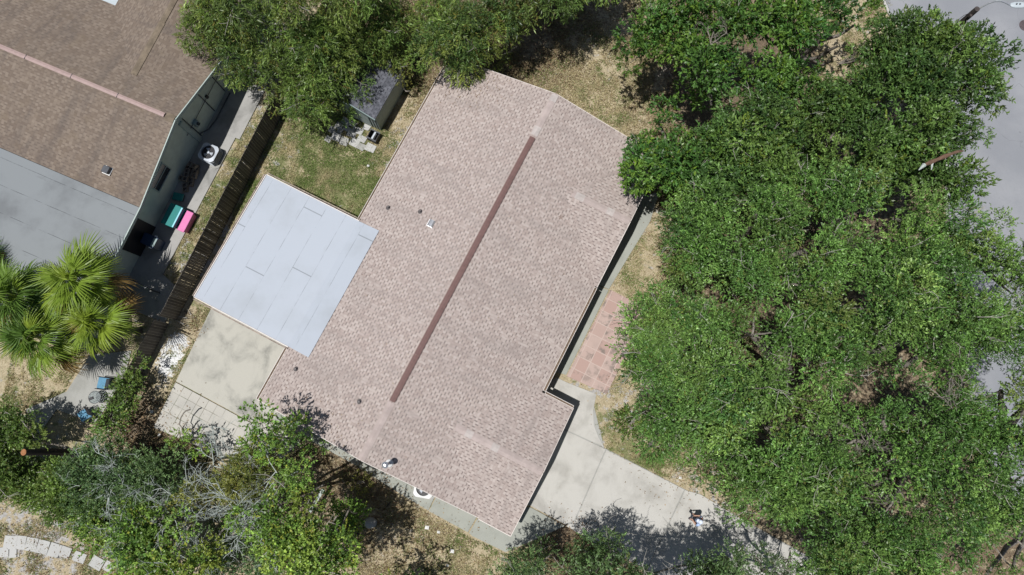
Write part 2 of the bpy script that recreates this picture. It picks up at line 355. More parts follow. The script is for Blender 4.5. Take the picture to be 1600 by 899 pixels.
# ------------------------------------------------------------------ ground sheet
# (pixel x, y, radius px, sand, green, litter, white)
ZN = [(500, 260, 110, .1, .75, 0, 0), (430, 230, 50, .55, .3, 0, 0), (455, 300, 90, .15, .8, 0, 0), (640, 190, 40, .5, .2, .1, 0), (520, 300, 60, 0, .9, 0, 0), (620, 240, 40, .6, .3, 0, 0), (545, 320, 40, .1, .85, 0, 0),
      (935, 150, 90, .05, .22, 0, 0), (940, 80, 40, .5, .1, .1, 0), (870, 60, 110, .1, .1, .75, 0), (650, 60, 120, .1, .15, .8, 0), (780, 60, 90, .1, .1, .8, 0), (640, 150, 60, .2, .3, .5, 0),
      (1000, 420, 60, .2, .5, 0, 0), (1030, 360, 35, .45, .1, .3, 0), (975, 620, 60, .6, .15, .1, 0), (945, 660, 30, .3, .6, 0, 0), (1000, 690, 70, .15, .85, 0, 0), (1070, 730, 40, .55, .2, .2, 0), (1120, 780, 40, .55, .1, .3, 0), (1040, 700, 40, 0, .9, 0, 0),
      (700, 850, 110, .1, .4, .1, 0), (620, 830, 90, .2, .2, .6, 0), (560, 790, 80, .35, .1, .6, 0), (650, 800, 30, .7, 0, .2, 0), (560, 740, 60, .1, .1, .8, 0), (900, 850, 60, 0, .2, .9, 0),
      (60, 800, 70, .7, .35, .1, 0), (60, 870, 60, .5, .3, .4, 0), (10, 760, 40, .3, .6, 0, 0), (90, 590, 50, .15, .3, .2, 0), (130, 600, 20, .6, .2, 0, 0),
      (275, 550, 20, 0, 0, 0, .9), (262, 575, 17, 0, 0, 0, .95), (252, 605, 14, .2, 0, 0, .9), (285, 530, 14, 0, 0, 0, .8), (238, 645, 9, 0, 0, 0, .8), (280, 615, 25, .1, .8, 0, 0), (305, 560, 22, .1, .8, 0, 0), (315, 505, 22, .2, .7, .3, 0), (300, 500, 20, .2, .3, .7, 0), (215, 660, 40, .2, .2, .9, 0), (230, 620, 30, .4, .1, .6, 0), (250, 700, 50, .2, .3, .7, 0),
      (1130, 60, 90, .05, .1, .95, 0), (1230, 130, 70, .05, .1, .95, 0), (1340, 70, 50, .3, .35, .1, 0), (1310, 120, 35, .2, .4, .1, 0), (1550, 870, 70, .1, .05, .8, 0), (1150, 500, 150, .1, .1, .8, 0), (1300, 300, 260, .15, .1, .75, 0), (1350, 650, 260, .15, .1, .75, 0), (1100, 180, 120, .1, .1, .8, 0),
      (385, 190, 30, .65, .45, 0, 0), (345, 260, 25, .6, .5, 0, 0), (310, 330, 22, .55, .6, 0, 0), (280, 400, 20, .55, .6, 0, 0), (420, 140, 40, .5, .4, .1, 0), (350, 350, 22, .8, .3, 0, 0), (330, 400, 20, .7, .2, 0, 0), (400, 270, 30, .6, .4, 0, 0)]
ZNW = [(at(a, b)[:2], r/30.0, np.array(q)) for a, b, r, *q in ZN]
def zones(x, y):
    num = np.zeros(x.shape+(4,)); den = np.full(x.shape, .25)
    num += np.array([.2, .42, .3, 0])*.25
    for c, r, q in ZNW:
        g = np.exp(-((x-c[0])**2+(y-c[1])**2)/(r*r)*1.2)*1.6; den += g; num += g[..., None]*q
    return num/den[..., None]
def axis(lo, hi, st, far):
    m = np.arange(lo, hi+st/2, st); k = np.array([1.5, 4, 9, 20, 45, 100, 220, 500]); k = k[k < far]
    return np.concatenate([(lo-k)[::-1], m, hi+k])
gx = axis(-33, 34, .16, 600); gy = axis(-16, 30, .16, 600)
GX, GY = np.meshgrid(gx, gy, indexing='ij'); nx, ny = GX.shape
GZ = (fbm(GX, GY, .35)-.5)*.05-.035
inner = (np.abs(GX) < 40) & (np.abs(GY) < 40); GZ = np.where(inner, GZ, -.035)
V = np.stack([GX, GY, GZ], -1).reshape(-1, 3); I = np.arange(nx*ny).reshape(nx, ny)
Q = np.stack([I[:-1, :-1], I[1:, :-1], I[1:, 1:], I[:-1, 1:]], -1).reshape(-1, 4)
g = raw_mesh('ground', V, Q, M['ground']); tag(g, kind='structure')
Z = zones(GX, GY).reshape(-1, 4)
za = g.data.attributes.new('zone', 'FLOAT_COLOR', 'POINT'); za.data.foreach_set('color', np.concatenate([Z[:, :3], np.ones((len(Z), 1))], 1).astype(np.float32).ravel())
wa = g.data.attributes.new('white', 'FLOAT', 'POINT'); wa.data.foreach_set('value', Z[:, 3].astype(np.float32))

def sheet(name, pxs, mat, z=.03, th=.12, world=False, kind='structure'):
    poly = [p[:2] if world else tuple(at(p[0], p[1], z)[:2]) for p in pxs]
    o = MB().prism(poly, z-th, z).build(name, mat); tag(o, kind=kind); return o
# road, kerb
road_edge = [(1392, -260), (1388, -60), (1380, -6), (1392, 22), (1425, 60), (1462, 130), (1480, 230), (1482, 330), (1497, 450), (1512, 560), (1530, 680), (1585, 800), (1680, 900), (1800, 980)]
ro = MB().prism([tuple(at(*p, .0)[:2]) for p in road_edge]+[(70, -25), (70, 60), (15, 60)], -.1, .015)
tag(ro.build('road', M['asphalt']), kind='structure')
kb = MB()
kp = [at(p[0]-5, p[1], .0) for p in road_edge]; kq = [at(p[0]-1, p[1], .0) for p in road_edge]
for i in range(len(kp)-1):
    kb.add([(kp[i][0], kp[i][1], -.1), (kq[i][0], kq[i][1], -.1), (kq[i+1][0], kq[i+1][1], -.1), (kp[i+1][0], kp[i+1][1], -.1)] +
           [(kp[i][0], kp[i][1], .06), (kq[i][0], kq[i][1], .05), (kq[i+1][0], kq[i+1][1], .05), (kp[i+1][0], kp[i+1][1], .06)],
           [(3, 2, 1, 0), (4, 5, 6, 7), (0, 1, 5, 4), (1, 2, 6, 5), (2, 3, 7, 6), (3, 0, 4, 7)])
tag(kb.build('kerb', M['kerb']), kind='structure')
# driveway slabs with real joints between them
def joint_split(name, polys, mat, z=.03):
    m = MB()
    for p in polys: m.prism([tuple(at(a, b, z)[:2]) for a, b in p], z-.12, z)
    return tag(m.build(name, mat, bevel=.006), kind='structure')
joint_split('driveway', [
    [(848, 602), (870, 590), (884, 597), (932, 616), (927, 640), (928, 664), (935, 683), (944, 699), (899, 678), (872, 666), (857, 626)],
    [(871, 668.5), (899, 680), (944.5, 701.5), (946, 702), (898, 812), (884, 820), (829.5, 791), (800, 776)],
    [(947.5, 703), (1000, 730), (1069, 765), (1010, 890), (925, 846), (885, 822.3), (899.5, 813)],
    [(1070.5, 766), (1095, 773), (1150, 806), (1205, 840), (1250, 862), (1190, 985), (1090, 930), (1012, 891)],
    [(1251.5, 863), (1330, 900), (1480, 970), (1400, 1100), (1192, 986)]], M['concrete'])
tag(MB().prism([tuple(at(p_, q_, 0)[:2]) for p_, q_ in [(858, 600), (925, 622), (944, 700), (1150, 806), (1250, 862), (1420, 960), (1400, 1080), (1190, 975), (926, 844), (884, 818), (805, 776)]], -.1, .004).build('driveway_bed', M['slab_grey']), kind='structure')  # grey sheet below the slabs, its tone stands for shade down in the joints
joint_split('side_walk', [
    [(829, 793), (882.5, 822), (836, 843), (790, 863), (738, 838), (733, 833), (752, 800)],
    [(731, 832), (670, 799), (690, 760), (750, 799)], [(669, 798), (610, 762), (560, 730), (585, 690), (688, 758)],
    [(559, 729), (480, 686), (440, 664), (425, 655), (440, 610), (583, 689)]], M['concrete_walk'])
joint_split('front_walk', [[(1030, 300), (1016, 346), (984, 398), (951.5, 452), (920, 440), (968, 350), (985, 310)],
    [(951, 453.5), (884.5, 586), (868, 581), (862, 570), (919, 441)]], M['concrete_walk'])
sheet('pink_paver_patio', [(954, 453), (1012, 483), (948, 616), (885.5, 588)], M['pink'], .045)
sheet('rear_patio', [(330, 482), (330, 440), (480, 470), (470, 600), (428, 655), (395, 661), (275, 596)], M['patio_conc'], .04)
sheet('paver_patio', [(274, 597.5), (394, 662.5), (426, 657), (470, 690), (420, 735), (362, 720), (240, 668)], M['pavers'], .05)
# neighbour's concrete, his frame
def nbp(u, v): return W(u, v, 0, AN)[:2]
sheet('neighbour_walk', [nbp(-3.2, -21.9), nbp(14.5, -21.9), nbp(14.5, -19.35), nbp(7.4, -19.35), nbp(7.4, -19.6), nbp(-.9, -19.7), nbp(-1.3, -18.5), nbp(-3.2, -18.4)], M['nb_walk'], .035, world=True)
sheet('neighbour_patio', [(140, 555), (205, 548), (196, 585), (150, 662), (88, 640), (60, 680), (40, 640), (104, 612), (128, 575)], M['slab_grey'], .035)
# ------------------------------------------------------------------ main house
H0 = empty('brick_house', W(4, -5, 0), 'single-storey house with pinkish tan shingle roof and pale flat roof extension at the rear', 'house')
ZE = 2.6; SL = .2437; ZR = ZE+5.97*SL
UB, UT, VL, VR, VM = -5.25, 14.5, -10.95, .97, -4.99
def zl(v): return ZE+(v-VL)*SL
def zr(v): return ZE+(VR-v)*SL
def wp(l, a=AH): return [W(u, v, z, a) for u, v, z in l]
def uv_u(a): # courses run along u, y = distance up the slope
    return lambda co: (co.x*math.cos(a)+co.y*math.sin(a), (co.x*math.sin(a)-co.y*math.cos(a))*1.03)
def uv_v(a): return lambda co: (co.x*math.sin(a)-co.y*math.cos(a), (co.x*math.cos(a)+co.y*math.sin(a))*1.03)
w1a = ((VR-(-2.53)) and -2.53); zw1 = ZE+3.5*SL; vw1 = VR-3.5
zw2 = ZE+3.28*SL; vw2 = VR-3.28
m = MB().slab(wp([(UB, VL, ZE), (UT, VL, ZE), (UT, VM, ZR), (UB, VM, ZR)]), .14)
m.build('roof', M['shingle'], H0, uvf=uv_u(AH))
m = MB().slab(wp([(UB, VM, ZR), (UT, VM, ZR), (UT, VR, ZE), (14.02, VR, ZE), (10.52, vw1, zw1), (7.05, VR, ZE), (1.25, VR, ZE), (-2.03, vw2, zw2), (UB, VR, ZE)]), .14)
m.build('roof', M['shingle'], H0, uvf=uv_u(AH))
for (ua, um, va, zz, vend) in ((7.05, 10.52, vw1, zw1, 1.08), (-5.31, -2.03, vw2, zw2, 2.64)):
    ub = 14.02 if ua > 0 else 1.25
    wing = MB()
    wing.slab(wp([(ua, VR, ZE+.004), (um, va, zz+.004), (um, vend, zz+.004), (ua, vend, ZE+.004)]), .14)
    wing.slab(wp([(ub, VR, ZE+.004), (um, va, zz+.004), (um, vend, zz+.004), (ub, vend, ZE+.004)]), .14)
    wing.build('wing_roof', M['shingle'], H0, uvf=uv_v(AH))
# walls
ZT = 2.42
fp = [(UB+.35, VL+.5), (UT-.35, VL+.5), (UT-.35, VR-.6), (1.25-.3, VR-.6), (1.25-.3, 2.64-.35), (UB+.35, 2.64-.35)]
m = MB().prism([W(*p)[:2] for p in fp], -.1, ZT)
for uu in (UB+.35, UT-.35):
    s = .15 if uu < 0 else -.15
    t = [(VL+.5, ZT), (VM, ZR-.17), (VR-.6, ZT)]
    m.add([W(uu, v, z) for v, z in t]+[W(uu+s, v, z) for v, z in t], [(0, 1, 2), (5, 4, 3), (0, 3, 4, 1), (1, 4, 5, 2), (2, 5, 3, 0)])
for (ua, um, ub, vv, zz) in ((7.4, 10.52, 13.7, VR-.6, zw1), (UB+.35, -2.03, .95, 2.64-.35, zw2)):
    t = [(ua, ZT), (um, zz-.2), (ub, ZT)]
    m.add([W(u, vv, z) for u, z in t]+[W(u, vv-.15, z) for u, z in t], [(0, 1, 2), (5, 4, 3), (0, 3, 4, 1), (1, 4, 5, 2), (2, 5, 3, 0)])
m.build('wall', M['wall'], H0)
# fascia boards along every roof edge
def edge(m, a, b, out, hh=.17, t=.025):
    a = np.array(a); b = np.array(b); o = np.array(out)*t/2
    m.bar(a+np.array([o[0], o[1], -hh/2+.01]), b+np.array([o[0], o[1], -hh/2+.01]), t, hh)
U_ = np.array(W(1, 0)[:2]); V_ = np.array(W(0, 1)[:2])
m = MB()
edge(m, W(UB, VL, ZE), W(UB, VM, ZR), -U_); edge(m, W(UB, VM, ZR), W(UB, VR, ZE), -U_)
m.build('fascia', M['fascia'], H0); m = MB(); edge(m, W(UT, VL, ZE), W(UT, VM, ZR), U_); edge(m, W(UT, VM, ZR), W(UT, VR, ZE), U_)
m.build('fascia', M['fascia'], H0); m = MB()
edge(m, W(7.05, 1.08, ZE), W(10.52, 1.08, zw1), V_); edge(m, W(10.52, 1.08, zw1), W(14.02, 1.08, ZE), V_)
m.build('fascia', M['fascia'], H0); m = MB()
edge(m, W(-5.31, 2.64, ZE), W(-2.03, 2.64, zw2), V_); edge(m, W(-2.03, 2.64, zw2), W(1.25, 2.64, ZE), V_)
edge(m, W(-5.31, VR, ZE), W(-5.31, 2.64, ZE), -U_)
m.build('fascia', M['fascia'], H0)
def gutter(a, b, out, wd=.12, mat='fascia'):
    a = Vector(a); b = Vector(b); o = Vector((out[0], out[1], 0)); z = Vector((0, 0, 1))
    m = MB(); m.bar(a+o*.012-z*.06, b+o*.012-z*.06, .02, .12); m.bar(a+o*(wd)-z*.055, b+o*(wd)-z*.055, .022, .11)
    m.bar(a+o*wd/2-z*.11, b+o*wd/2-z*.11, wd, .015)
    for e in (a, b):
        m.bar(e+o*.0-z*.06, e+o*wd-z*.06, .015, .1)
    g_ = m.build('gutter', M[mat], H0)
    MB().bar(a+o*wd/2-z*.075, b+o*wd/2-z*.075, wd-.035, .05).build('leaf_debris', M['gutter_in'], H0)
gutter(W(UB, VL, ZE-.0), W(-2.45, VL, ZE-.0), -V_); gutter(W(4.67, VL, ZE), W(UT, VL, ZE), -V_)
gutter(W(1.36, VR, ZE-.01), W(7.0, VR, ZE-.01), V_, .14, 'fascia'); gutter(W(1.25, VR+.16, ZE-.012), W(1.25, 2.62, ZE-.012), U_, .12)
# ridge caps and ridge vent
def cap(m, p, q, wd=.3, rise=.02, dn=.05):
    p = Vector(p); q = Vector(q); d = (q-p); d.z = 0; d.normalize(); s = Vector((d.y, -d.x, 0))
    z = Vector((0, 0, 1)); vs = []
    for e in (p, q):
        vs += [tuple(e+s*wd/2+z*(rise-dn)), tuple(e+z*rise), tuple(e-s*wd/2+z*(rise-dn)), tuple(e-s*wd/2+z*(rise-dn-.03)), tuple(e+s*wd/2+z*(rise-dn-.03))]
    m.add(vs, [(0, 1, 6, 5), (1, 2, 7, 6), (2, 3, 8, 7), (3, 4, 9, 8), (4, 0, 5, 9), (0, 4, 3, 2, 1), (5, 6, 7, 8, 9)])
def caps(p, q, pale=()):
    m = MB(); cap(m, p, q, .34); o = m.build('ridge_cap', M['ridge_cap'], H0); p = Vector(p); q = Vector(q)
    for s, e in pale:
        m2 = MB(); cap(m2, p.lerp(q, s)+Vector((0, 0, .006)), p.lerp(q, e)+Vector((0, 0, .006)), .35); m2.build('pale_cap', M['ridge_cap_pale'], o)
    o.name = 'ridge_cap'
caps(W(UT, VM, ZR+.02), W(12.05, VM, ZR+.02), ((.02, .18), (.78, .98))); caps(W(-2.35, VM, ZR+.02), W(UB, VM, ZR+.02))
caps(W(10.52, vw1+.5, zw1+.02), W(10.52, 1.05, zw1+.02), ((.05, .2), (.6, .72))); caps(W(-2.03, vw2+.4, zw2+.02), W(-2.03, 2.6, zw2+.02), ((.12, .2), (.42, .5)))
m = MB()
for i in range(6):
    a = -2.3+i*2.38; cap(m, W(a, VM, ZR+.06), W(a+2.37, VM, ZR+.06), .28, .03, .045)
m.build('ridge_vent', M['ridge_vent'], H0)
# flat roof extension
zf0 = 2.52
sec = [(-16.3, zf0), (-10.95, 2.70), (-9.72, zl(-9.72)+.045)]
m = MB()
for i in range(2):
    (va, za_), (vb, zb) = sec[i], sec[i+1]
    m.slab(wp([(-2.38, va, za_), (4.62, va, za_), (4.62, vb, zb), (-2.38, vb, zb)]), .06 if i else .14)
m.build('flat_roof', M['flat'], H0)
m = MB()
edge(m, W(-2.38, -16.3, zf0+.03), W(4.62, -16.3, zf0+.03), -V_, .2, .04)
for uu, s in ((-2.38, -1), (4.62, 1)): edge(m, W(uu, -16.3, zf0+.03), W(uu, -10.9, 2.73), U_*s, .2, .04)
m.build('flat_roof_edge', M['fascia'], H0)
m = MB()
for uu, s in ((-2.47, -1), (4.71, 1)): edge(m, W(uu, -16.3, zf0-.01), W(uu, -10.9, 2.69), U_*s, .06, .05)
edge(m, W(-2.38, -16.39, zf0-.01), W(4.62, -16.39, zf0-.01), -V_, .06, .05)
m.build('drip_edge', M['gutter_rust'], H0)
m = MB(); 
for uu in (-2.0, -.0, 2.2, 4.25): MB().box(W(uu, -15.9, 1.2), (.1, .1, 2.4), AH).build('post', M['white'], H0)
m = MB(); m.prism([W(*p)[:2] for p in [(-1.6, -15.2), (4.1, -15.2), (4.1, -10.5), (-1.6, -10.5)]], -.1, 2.33); m.build('extension_wall', M['wall'], H0)
# windows, doors, garage door
def window(parent, u, v, z, wd, ht, facing, a=AH, frame='white'):
    # facing: 'u+','u-','v+','v-'
    s = 1 if facing[1] == '+' else -1; alongu = facing[0] == 'v'
    rz = a if alongu else a+math.pi/2
    off = (lambda d: W(u, v+s*d, z, a)) if alongu else (lambda d: W(u+s*d, v, z, a))
    fr = MB(); sd = Vector((math.cos(rz), math.sin(rz), 0)); c = Vector(off(.02)); zz = Vector((0, 0, 1))
    for k in (-1, 1):
        fr.box(c+sd*k*(wd/2+.03), (.06, .07, ht+.12), rz); fr.box(c+zz*k*(ht/2+.03), (wd-.001, .07, .06), rz)
    fr.box(c, (wd-.002, .05, .04), rz)
    f = fr.build('window', M[frame], parent)
    MB().box(off(.012), (wd-.004, .02, ht-.004), rz).build('pane', M['glass'], f)
vf = VR-.6
for uu, ww in ((9.2, 1.5), (12.2, 1.5), (4.6, 2.0)): window(H0, uu, vf, 1.35, ww, 1.2, 'v+')
for uu in (7.4, 11.6): window(H0, uu, VL+.5, 1.4, 1.4, 1.1, 'v-')
for vv in (-8.2, -1.6): window(H0, UT-.35, vv, 1.4, 1.3, 1.1, 'u+')
for vv in (-8.0, -2.8): window(H0, UB+.35, vv, 1.4, 1.3, 1.1, 'u-')
m = MB(); m.box(W(2.6, vf+.02, 1.03), (.95, .05, 2.03), AH); d = m.build('front_door', M['ridge_vent'], H0)
MB().box(W(2.25, vf+.07, 1.0), (.04, .05, .14), AH).build('handle', M['galv'], d)
m = MB()
for k in range(4): m.box(W(-2.03, 2.64-.35+.025, .3+.53*k), (4.9, .05, .52), AH)
m.build('garage_door', M['white'], H0, bevel=.01)
# roof penetrations
def zroof(u, v):
    z = zl(v) if v < VM else zr(v); return z
def uvat(px, py, zguess=3.4):
    for _ in range(6):
        x, y, _z = at(px, py, zguess); u = x*math.cos(AH)+y*math.sin(AH); v = x*math.sin(AH)-y*math.cos(AH); zguess = zroof(u, v)
    return u, v, zguess
for (px, py) in ((607, 325), (657, 331), (463, 577), (562, 628)):
    u, v, z = uvat(px, py); c = W(u, v, z)
    p_ = MB().tube([(c[0], c[1], z-.05), (c[0], c[1], z+.2)], .045, 10).build('vent_pipe', M['pipe'], H0)
    MB().lathe((c[0], c[1], z-.005), [(.13, 0), (.11, .02), (.05, .06)], 14).build('flashing', M['pipe'], p_)
u, v, z = uvat(674, 350); c = W(u, v, z)
f = MB().box((c[0], c[1], z+.02), (.36, .36, .03), AH).build('hood_vent', M['galv'], H0)
prof = [(-.16, .02), (-.14, .1), (-.08, .16), (0, .18), (.08, .16), (.14, .1), (.16, .02)]
vs = [tuple(Vector(W(u+k*.17, v+a_, z+b_))) for k in (-1, 1) for a_, b_ in prof]; n_ = len(prof)
MB().add(vs, [(i, i+1, i+1+n_, i+n_) for i in range(n_-1)]+[tuple(range(n_)), tuple(range(n_, 2*n_))[::-1]]).build('hood', M['galv'], f, smooth=False)
u, v, z = uvat(608, 724); c = W(u, v, z)
fl = MB().tube([(c[0], c[1], z-.05), (c[0], c[1], z+.95)], .075, 12).build('flue_pipe', M['galv'], H0)
MB().lathe((c[0], c[1], z+.95), [(.09, 0), (.14, .02), (.14, .1), (.15, .12), (.04, .2)], 14).build('flue_cap', M['galv'], fl)
MB().lathe((c[0], c[1], z), [(.2, -.03), (.17, .05), (.085, .12)], 14).build('flashing', M['ac_white'], fl)
# oak leaf litter on the roof: one dead leaf cluster
u, v, z = uvat(876, 340); c = W(u, v, z)
m = MB()
for k in range(5):
    a_ = k*1.3; m.add([(c[0], c[1], z+.02), (c[0]+.08*math.cos(a_), c[1]+.08*math.sin(a_), z+.05), (c[0]+.16*math.cos(a_+.2), c[1]+.16*math.sin(a_+.2), z+.02), (c[0]+.08*math.cos(a_+.5), c[1]+.08*math.sin(a_+.5), z+.03)], [(0, 1, 2, 3)])
tag(m.build('dead_leaf', M['deadbrown']), 'curled brown leaf lying on the front roof slope below the small cross gable', 'leaf')

# ------------------------------------------------------------------ neighbour's house
N0 = empty('stucco_house', W(5, -26, 0, AN), 'neighbouring sage green house with old brown shingle roof and grey flat roof', 'house')
ZP = 3.85; UPK = 6.3; VG = -20.75; ZB = 3.0; SN = (ZP-2.75)/(10.3-6.3); SB = (ZP-ZB)/(UPK-1.71)
def wn_(l): return [W(u, v, z, AN) for u, v, z in l]
VF = -45
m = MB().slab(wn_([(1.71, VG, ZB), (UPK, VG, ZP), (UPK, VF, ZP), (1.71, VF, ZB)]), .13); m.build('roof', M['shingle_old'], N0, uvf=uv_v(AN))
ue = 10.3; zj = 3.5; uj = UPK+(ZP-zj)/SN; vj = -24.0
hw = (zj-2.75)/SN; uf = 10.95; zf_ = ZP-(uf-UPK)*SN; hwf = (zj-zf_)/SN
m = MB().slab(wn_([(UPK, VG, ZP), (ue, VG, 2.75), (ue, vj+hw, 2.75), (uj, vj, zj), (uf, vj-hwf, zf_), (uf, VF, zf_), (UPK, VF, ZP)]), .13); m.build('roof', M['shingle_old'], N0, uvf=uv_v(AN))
m = MB()
m.slab(wn_([(uj, vj, zj), (ue, vj+hw, 2.75), (17, vj+hw, 2.75), (17, vj, zj)]), .13)
m.slab(wn_([(uj, vj, zj), (17, vj, zj), (17, vj-hwf, zf_), (uf, vj-hwf, zf_)]), .13)
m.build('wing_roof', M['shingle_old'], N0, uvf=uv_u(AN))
m = MB(); cap(m, W(uj+.1, vj, zj+.03, AN), W(uj+3.2, vj, zj+.03, AN), .34, .008, .05); m.build('ridge_cap', M['moss'], N0)
m = MB(); cap(m, W(uj+3.2, vj, zj+.03, AN), W(17, vj, zj+.03, AN), .3); m.build('ridge_cap', M['moss'], N0); m = MB()
cap(m, W(UPK, VG-.02, ZP+.03, AN), W(UPK, -21.25, ZP+.03, AN), .4); m.build('ridge_cap', M['moss'], N0)
m = MB(); clips = []
v0 = -21.3
for i in range(9):
    cap(m, W(UPK, v0, ZP+.05, AN), W(UPK, v0-2.6, ZP+.05, AN), .22, .04, .03)
    clips.append(MB().box(W(UPK, v0-2.6, ZP+.08, AN), (.25, .02, .03), AN)); v0 -= 2.6
rv = m.build('ridge_vent', M['pinkvent'], N0); [q.build('vent_clip', M['darkgrey'], rv) for q in clips]
m = MB().slab(wn_([(1.69, VG, ZB+.0), (1.69, VF, ZB+.0), (-6, VF, 2.75), (-6, VG, 2.75)]), .12)
m.build('flat_roof', M['flat_nb'], N0)
m = MB()
Vn = np.array(W(0, 1, 0, AN)[:2])
for a_, b_ in (((UPK, ZP), (1.7, ZB)), ((1.7, ZB), (-6, 2.75)), ((UPK, ZP), (ue, 2.75))): edge(m, W(a_[0], VG, a_[1], AN), W(b_[0], VG, b_[1], AN), Vn, .2, .05)
m.build('fascia', M['nb_trim'], N0)
VW = -21.3
m = MB(); 
m.prism([W(*p, 0, AN)[:2] for p in [(-6, VW), (17, VW), (17, VF+1), (-6, VF+1)]], -.1, 2.45)
for dv in (0,):
    t = [(-6, 2.45), (1.7, 2.84), (UPK, ZP-.18), (ue, 2.55), (17, 2.45)]
    m.add([W(u, VW, z, AN) for u, z in t]+[W(u, VW-.2, z, AN) for u, z in t], [(4, 3, 2, 1, 0), (5, 6, 7, 8, 9)]+[(k, (k+1) % 5, (k+1) % 5+5, k+5) for k in range(5)])
m.build('wall', M['nb_wall'], N0)
window(N0, 3.6, VW, 1.75, 1.3, .9, 'v+', AN, 'nb_trim')
# door, dark screened opening
MB().box(W(.35, VW+.03, 1.05, AN), (1.75, .06, 2.1), AN).build('screen_door', M['dark'], N0)
# wall services
m = MB()
for uu in (6.75, 8.3, 9.55): m.tube([W(uu, VW+.05, .2, AN), W(uu, VW+.05, 2.5, AN)], .03, 8)
m.tube([W(6.2, VW+.06, 1.45, AN), W(10.2, VW+.06, 1.5, AN)], .018, 6)
m.tube([W(6.75, VW+.06, .5, AN), W(7.2, VW+.25, .25, AN), W(7.9, VW+.3, .12, AN), W(9.6, VW+.28, .1, AN)], .035, 8)
m.build('conduit', M['darkgrey'], N0)
MB().box(W(6.5, VW+.05, 1.3, AN), (.25, .1, 2.4), AN).build('service_mast', M['nb_trim'], N0)
b_ = MB().box(W(7.05, VW+.1, 1.3, AN), (.3, .18, .4), AN).build('meter_box', M['greygreen'], N0, bevel=.01)
MB().tube([W(7.05, VW+.18, 1.35, AN), W(7.05, VW+.3, 1.35, AN)], .08, 14).build('meter', M['glass'], b_)
MB().box(W(8.55, VW+.06, 1.5, AN), (.14, .1, .22), AN).build('junction_box', M['dark'], N0)
# roof vent box
x, y, z = at(167, 266, 3.3); u = x*math.cos(AN)+y*math.sin(AN); v = x*math.sin(AN)-y*math.cos(AN); z = ZB+(u-1.71)*SB
f = MB().box((x, y, z+.03), (.42, .42, .04), AN, Matrix.Rotation(0, 3, 'X')).build('roof_vent', M['white'], N0)
MB().box((x, y, z+.16), (.36, .34, .22), AN).build('vent_cover', M['darkgrey'], f, bevel=.03)
MB().prism([W(*p, 0, AN)[:2] for p in [(uf+.01, vj-hwf-.02), (17, vj-hwf-.02), (17, VF+.5), (uf+.01, VF+.5)]], 2.46, zf_-.05).build('flat_roof', M['lamp'], N0)
# gate across the side yard
G0 = empty('metal_gate', tuple(at(205, 445, 0)[:2])+(0,), 'low dark metal gate between the grey flat roof corner and the side yard', 'gate')
pa = Vector(at(182, 430, 1.9)); pb = Vector(at(232, 452, 1.2)); pa.z = pb.z = 1.2; pb = pa+(pb-pa)
MB().bar(pa, pb, .05, .06).build('rail', M['galv'], G0); MB().bar(pa-Vector((0, 0, .95)), pb-Vector((0, 0, .95)), .04, .05).build('rail', M['galv'], G0)
m = MB()
for k in range(13):
    p = pa.lerp(pb, k/12); m.tube([(p.x, p.y, .05), (p.x, p.y, 1.18)], .014 if k % 12 else .04, 6)
m.build('bars', M['darkgrey'], G0)

# ------------------------------------------------------------------ shed
S0c = at(595, 204, 0); us = S0c[0]*math.cos(AH)+S0c[1]*math.sin(AH); vs_ = S0c[0]*math.sin(AH)-S0c[1]*math.cos(AH)
SH = empty('garden_shed', W(us+1.2, vs_-1.2), 'small sage grey garden shed with dark shingle roof half hidden by overhanging tree', 'shed')
D, WD, zs = 2.9, 2.5, 1.85
m = MB().prism([W(*p)[:2] for p in [(us, vs_), (us+D, vs_), (us+D, vs_-WD), (us, vs_-WD)]], -.1, zs-.03)
for uu, s in ((us, .06), (us+D, -.06)):
    t = [(vs_, zs-.03), (vs_-WD/2, zs+.47), (vs_-WD, zs-.03)]
    m.add([W(uu, v, z) for v, z in t]+[W(uu+s, v, z) for v, z in t], [(0, 1, 2), (5, 4, 3), (0, 3, 4, 1), (1, 4, 5, 2), (2, 5, 3, 0)])
m.build('wall', M['shed_wall'], SH)
m = MB()
for s in (1, -1):
    ve = vs_-WD/2+s*(WD/2+.09)
    m.slab(wp([(us-.12, ve, zs-.02), (us+D+.12, ve, zs-.02), (us+D+.12, vs_-WD/2, zs+.52), (us-.12, vs_-WD/2, zs+.52)]), .05)
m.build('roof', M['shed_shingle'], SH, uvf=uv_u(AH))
m = MB()
for s in (1, -1):
    ve = vs_-WD/2+s*(WD/2+.1)
    m = MB(); edge(m, W(us-.12, ve, zs-.0), W(us-.12, vs_-WD/2, zs+.54), -U_, .12, .04); m.build('fascia', M['greygreen'], SH)
m = MB()
for k in range(13): m.box(W(us-.012, vs_-.1-k*.19, .95), (.025, .05, 1.75), AH)
m.build('corrugation', M['darkgrey'], SH)
m = MB(); m.box(W(us-.035, vs_-.85, .95), (.03, .75, 1.7), AH); m.box(W(us-.035, vs_-1.62, .95), (.03, .75, 1.7), AH); m.build('door', M['shed_wall'], SH, bevel=.01)
